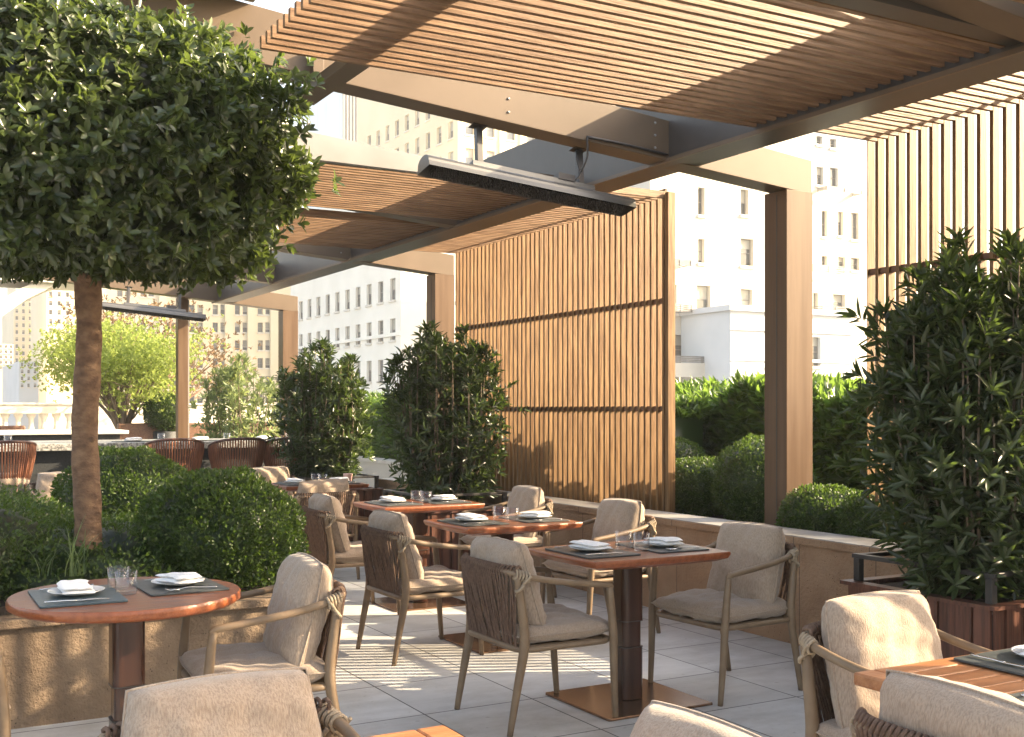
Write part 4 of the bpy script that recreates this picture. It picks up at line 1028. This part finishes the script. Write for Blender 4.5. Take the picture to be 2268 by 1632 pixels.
# white art-deco block seen right of the screen: main wall on plane Y=60
def px_rect(r, Y): 
    x0, z1 = onY(r[0], r[2], Y); x1, z0 = onY(r[1], r[3], Y); return (x0, x1, z0, z1)
t = empty('apartment_building', (0,0,0), 0, 'white stepped apartment block with balconies seen on both sides of the bronze column', 'building')
Y1 = 60.0
W1 = [(1546,1561,414,478),(1640,1658,418,478),(1546,1561,528,584),(1640,1669,527,591),(1479,1499,629,695),(1543,1574,631,692),(1640,1667,639,688),(1494.5,1528.6,741,807),(1555,1589,742,805),(1606.6,1621,744,807)]
W1r = [(1801,1812,648,690),(1845,1872,651,700),(1738,1762,640,692),(1700,1722,640,692),(1720,1745,420,480),(1720,1745,528,590)]
H1 = [px_rect(r, Y1) for r in W1+W1r]
xL, _ = onY(1440,500,Y1); xR, _ = onY(1783,500,Y1); _, zT = onY(1600,250,Y1)
xR2, _ = onY(2100,700,Y1); _, zM = onY(1600,609,Y1)
m = MB(); wall_holes(m, 'Y', Y1, xL, xR, zM, zT, [h for h in H1 if h[2] > zM], .4)
wall_holes(m, 'Y', Y1, xL, xR2, -38, zM, [h for h in H1 if h[2] <= zM], .4)
HS = [(Y1+2.2+4*k, Y1+3.7+4*k, z_, z_+1.9) for k in range(3) for z_ in [onY(1550, v_, Y1)[1] for v_ in (478, 584, 692, 807)]]
wall_holes(m, 'X', xL, Y1, Y1+14, zM, zT, [h for h in HS if h[2] > zM], .4); wall_holes(m, 'X', xL, Y1, Y1+14, -38, zM, [h for h in HS if h[3] < zM], .4)
closed_box(m, xL, xR, Y1, Y1+14, zM+.002, zT, ('front','left')); closed_box(m, xL, xR2, Y1, Y1+14, -38, zM, ('front','left'))
m.build('wall', M['white_wall'], t)
for k, h in enumerate(HS):
    if h[2] > zM or h[3] < zM: window(t, 'X', xL, h, .4, [None,.5][k % 2])
for k, h in enumerate(H1): window(t, 'Y', Y1, h, .4, [None,.5,.85,.35][k % 4])
# set-back wing on the right, upper wall's shade painted in as grey
Y2 = 66.0
W2 = [(1808,1822,300,322),(1838,1853,306,330),(1808,1824,368,412),(1838,1856,370,416),(1820,1832,466,526),(1856,1868,468,524),(1884,1902,470,532),(1820,1832,566,592),(1856,1872,568,596),(1884,1904,570,600)]
H2 = [px_rect(r, Y2) for r in W2]
x0, _ = onY(1778,500,Y2); x1, _ = onY(1893,500,Y2); x1b, _ = onY(2060,500,Y2); _, z1 = onY(1840,250,Y2); _, zb_ = onY(1860,425,Y2)
m = MB(); wall_holes(m, 'Y', Y2, x0, x1, zb_, z1, [h for h in H2 if h[2] > zb_]); closed_box(m, x0, x1, Y2, Y2+12, zb_, z1, ('front',))
m.build('upper_wing', M['shade_grey_wall'], t)
m = MB(); wall_holes(m, 'Y', Y2, x0, x1b, 0, zb_, [h for h in H2 if h[2] <= zb_]); closed_box(m, x0, x1b, Y2, Y2+12, 0, zb_, ('front',)); m.build('lower_wing', M['white_wall'], t)
for k, h in enumerate(H2): window(t, 'Y', Y2, h, .35, [None,None,.4][k % 3])
# projecting lower volume with cornices, shade put into its pale blue colour
Y3 = 55.0
x0, _ = onY(1618,700,Y3); x1, _ = onY(1885,700,Y3); _, z1 = onY(1700,692,Y3)
H3 = [px_rect(r, Y3) for r in ((1799,1818,746,812),(1700,1730,744,812),(1660,1684,900,935),(1799,1830,896,930),(1845,1872,896,930))]
m = MB(); wall_holes(m, 'Y', Y3, x0, x1, -38, z1, H3, .35)
closed_box(m, x0, x1, Y3, Y1-.02, -38, z1, ('front',))
m.build('projecting_bay', M['pale_blue_wall'], t)
m = MB(); m.box(x0-.25, x1+.25, Y3-.25, Y1-.03, z1+.003, z1+.35); m.box(x0-.12, x1+.12, Y3-.12, Y3-.004, z1-1.2, z1-.9)
_, zc = onY(1700,835,Y3); m.box(x0-.15, x1+.15, Y3-.15, Y3-.004, zc, zc+.3); m.box(x0-.1, x1+.1, Y3-.1, Y3-.004, zc+1.0, zc+1.2)
m.build('cornice', M['pale_blue_wall'], t)
for k, h in enumerate(H3): window(t, 'Y', Y3, h, .35, [.3,None,.6][k % 3])
def balcony(u0, u1, v0, v1, Y, slab=True, out=1.6):
    a, zt_ = onY(u0, v0, Y-out); b_, zb2 = onY(u1, v1, Y-out); m = MB()
    for k in range(4): z = zb2+(zt_-zb2)*(k+.7)/3.7; m.box(a, b_, Y-out-.03, Y-out+.03, z-.045, z+.045); m.box(a-.03,a+.03,Y-out+.035,Y-.01,z-.03,z+.03); m.box(b_-.03,b_+.03,Y-out+.035,Y-.01,z-.03,z+.03)
    n = max(2, int((b_-a)/2.2))
    for k in range(n+1): x = a+(b_-a)*k/n; m.box(x-.035, x+.035, Y-out-.07, Y-out-.031, zb2, zt_)
    m.build('balcony_rail', M['winframe'], t)
    if slab:
        m = MB(); m.box(a-.1, b_+.1, Y-out-.1, Y-.01, zb2-.9, zb2-.005); m.build('balcony_slab', M['white_wall'], t)
balcony(1483,1531,673,692,Y1,False); balcony(1494,1612,789,806,Y1,True,2.4); balcony(1480,1530,573,590,Y1,False,1.2)
balcony(1831,1909,412,431,Y2,False,1.0); balcony(1799,1869,586,607,Y2,False,1.0); balcony(1820,1880,678,698,Y1,False,1.2)

# long white building seen left of the screen: facade on X=40
t = empty('apartment_building', (0,0,0), 0, 'long white building with rows of tall sash windows receding left of the tall screen', 'building')
HX = []
for r_ in range(5):
    zc = CH + (905-635)*98/F0 - 3.55*r_
    for k in range(13):
        y = 84.6+2.75*k; HX.append((y, y+1.25, zc-.9, zc+.95))
HX2 = [h for h in HX if h[2] > -6]
m = MB(); yc = 96.0
ya = onX(888,600,40)[0]
HX2 = [h for h in HX2 if h[0] > ya+.6]
more = []
for r_ in range(5):
    zc = CH + (905-635)*98/F0 - 3.55*r_
    for k in range(10):
        y = ya+1.2+2.75*k
        if not any(abs(h[0]-y) < .1 and abs(h[2]-(zc-.9)) < .1 for h in more): more.append((y, y+1.2, zc-.95, zc+1.0))
m = MB(); wall_holes(m, 'X', 40.0, ya, ya+30, -38, 22, more, .3)
fr = [(40.6+2.4*k, 41.7+2.4*k, zc-.95, zc+1.0) for zc in [CH+(905-635)*98/F0-3.55*r_ for r_ in range(4)] for k in range(1,3)]
wall_holes(m, 'Y', ya, 40.0, 50, -38, 22, fr, .3); closed_box(m, 40, 50, ya, ya+30, -38, 22, ('front','left'))
m.build('wall', M['pale_wall'], t)
for k, h in enumerate(more): window(t, 'X', 40.0, h, .3, [.5,.35,None,.6,.45][(k*7) % 5])
for k, h in enumerate(fr): window(t, 'Y', ya, h, .3, [.3,None][k % 2])
m = MB()
for zc in (CH+(905-705)*98/F0-1.4,): m.box(39.85, 39.995, ya, ya+30, zc, zc+.3)
m.build('string_course', M['pale_wall'], t)

# cream tower seen through the upper gap: facade on X=60
t = empty('tall_building', (0,0,0), 0, 'tall cream building with tall windows seen through the gap above the near heater', 'building')
YT = 130.0; xc, _ = onY(1022, 300, YT)
hx = []; hy = []
z0_ = onY(1085, 349, YT)[1]
for r_ in range(7):
    for k in range(9):
        x = onY(1075, 340, YT)[0] - 2.9 + 3.05*k; z = z0_ - 9.4 + 4.0*r_; hy.append((x, x+1.25, z, z+2.3))
for r_ in range(4):
    for k in range(9):
        y = YT+2.4+3.5*k; z = z0_ - 9.4 + 4.0*(r_+1); hx.append((y, y+1.4, z, z+2.3))
m = MB(); wall_holes(m, 'X', xc, YT, YT+36, -38, 62, hx, .4); wall_holes(m, 'Y', YT, xc, xc+31, -38, 62, hy, .4)
closed_box(m, xc, xc+31, YT, YT+36, -38, 62, ('left','front')); m.build('wall', M['cream_wall'], t)
for k, h in enumerate(hx): window(t, 'X', xc, h, .4, [.5,None,.3][(k*5) % 3])
for k, h in enumerate(hy): window(t, 'Y', YT, h, .4, [.5,None,.3][(k*5) % 3])
m = MB()
for k in range(9): x = onY(1075,340,YT)[0]-3.9+3.05*k; m.box(x-.2, x+.2, YT-.25, YT-.005, 5, 60)
m.build('pilaster', M['cream_wall'], t)
# glass tower
t = empty('glass_tower', (0,0,0), 0, 'distant bluish glass tower with vertical ribs left of the cream building', 'tower')
a, _ = onY(760,300,240); b_, _ = onY(811,300,240)
m = MB(); m.box(a, b_, 240, 265, -38, 95); m.build('tower_body', M['tower_glass'], t)
m = MB()
for k in range(8): x = a+(b_-a)*k/7; m.box(x-.18, x+.18, 239.3, 239.99, -38, 95)
m.build('vertical_ribs', M['winframe'], t)

# cream office block behind the post: facade on Y=150
Y4 = 150.0
t = empty('office_building', (0,0,0), 0, 'cream masonry block with paired windows behind the brown metal post', 'building')
hs = []; cols = [(1069,1142),(1226,1316),(1378,1466),(1522,1608),(1670,1756)]
S = .6173*.5537; OU, OV = 0, 900*.5537
for (ca, cb) in cols+[(760,850),(910,1000)]:
    for r_ in range(9):
        v0 = OV+(400+115.5*r_)*S; v1 = v0+66*S
        for (p, q) in ((ca, ca+(cb-ca)*.40), (ca+(cb-ca)*.58, cb)):
            if v0 < 880: hs.append(px_rect((OU+p*S, OU+q*S, v0, v1), Y4))
xa, _ = onY(225,700,Y4); xb, _ = onY(655,700,Y4); _, zt4 = onY(500,545,Y4)
A_ = []
for h in hs: A_.append((round(h[0],2), round(h[1],2), round(h[2],2), round(h[3],2)))
m = MB(); wall_holes(m, 'Y', Y4, xa, xb, -38, zt4+9, A_, .5); closed_box(m, xa, xb, Y4, Y4+20, -38, zt4+9, ('front',)); m.build('wall', M['cream_wall'], t)
for k, h in enumerate(A_[:96]): window(t, 'Y', Y4, h, .5, [None,.5,.4,.7][(k*3) % 4])
m = MB()
for u_ in (360, 405, 505, 555, 605):
    x, _ = onY(u_, 700, Y4)
    if xa < x < xb: m.box(x-.5, x+.5, Y4-.5, Y4-.005, -38, zt4+9)
m.build('pilaster', M['cream_wall'], t)
# distant left blocks
def simple_block(u0, u1, vtop, Y, mat, label, rows, cols_, name='distant_building', steps=()):
    t = empty(name, (0,0,0), 0, label, 'building')
    x0, z1 = onY(u0, vtop, Y); x1, _ = onY(u1, vtop, Y); w_ = (x1-x0)/cols_; hs = []
    fh = w_*1.15
    for r_ in range(rows):
        for k in range(cols_):
            hs.append((x0+w_*(k+.3), x0+w_*(k+.7), z1-fh*(r_+1)+fh*.25, z1-fh*(r_+1)+fh*.8))
    m = MB(); wall_holes(m, 'Y', Y, x0, x1, -38, z1, hs, .5); closed_box(m, x0, x1, Y, Y+25, -38, z1, ('front',))
    for (s0, s1, h_) in steps: m.box(x0+(x1-x0)*s0, x0+(x1-x0)*s1, Y+2, Y+20, z1+.01, z1+h_)
    m.build('wall', M[mat], t)
    for k, h in enumerate(hs[:90]): window(t, 'Y', Y, h, .5, [None,.5][k % 2])
simple_block(-60, 30, 760, 210, 'cream_wall', 'low pale block at the far left edge above the balustrade', 5, 8)
simple_block(30, 103, 665, 260, 'cream_wall', 'stepped pale tower with a roof mast left of the topiary trunk', 9, 5, steps=((.1,.9,5),(.25,.6,12)))
simple_block(103, 232, 560, 230, 'cream_wall', 'tall cream block rising behind the topiary trunk', 12, 7)
simple_block(42, 85, 800, 180, 'pale_blue_wall', 'small bluish grey block beside the yellow tree', 4, 3)

# ------------------------------------------------------------------ air
m = MB(); m.box(-330, 330, -90, 420, -39.5, 100)
hz = m.build('haze', []); tag(hz, 'bright hazy city air between the terrace and the far buildings', 'haze', kind='stuff')
hm = bpy.data.materials.new('haze_air'); hm.use_nodes = True; hn = hm.node_tree; hn.nodes.clear()
ho = hn.nodes.new('ShaderNodeOutputMaterial'); hv_ = hn.nodes.new('ShaderNodeVolumePrincipled')
hv_.inputs['Color'].default_value = (.95,.95,.95,1); hv_.inputs['Density'].default_value = .001; hv_.inputs['Anisotropy'].default_value = 0
hn.links.new(hv_.outputs[0], ho.inputs['Volume']); hz.data.materials.append(hm)
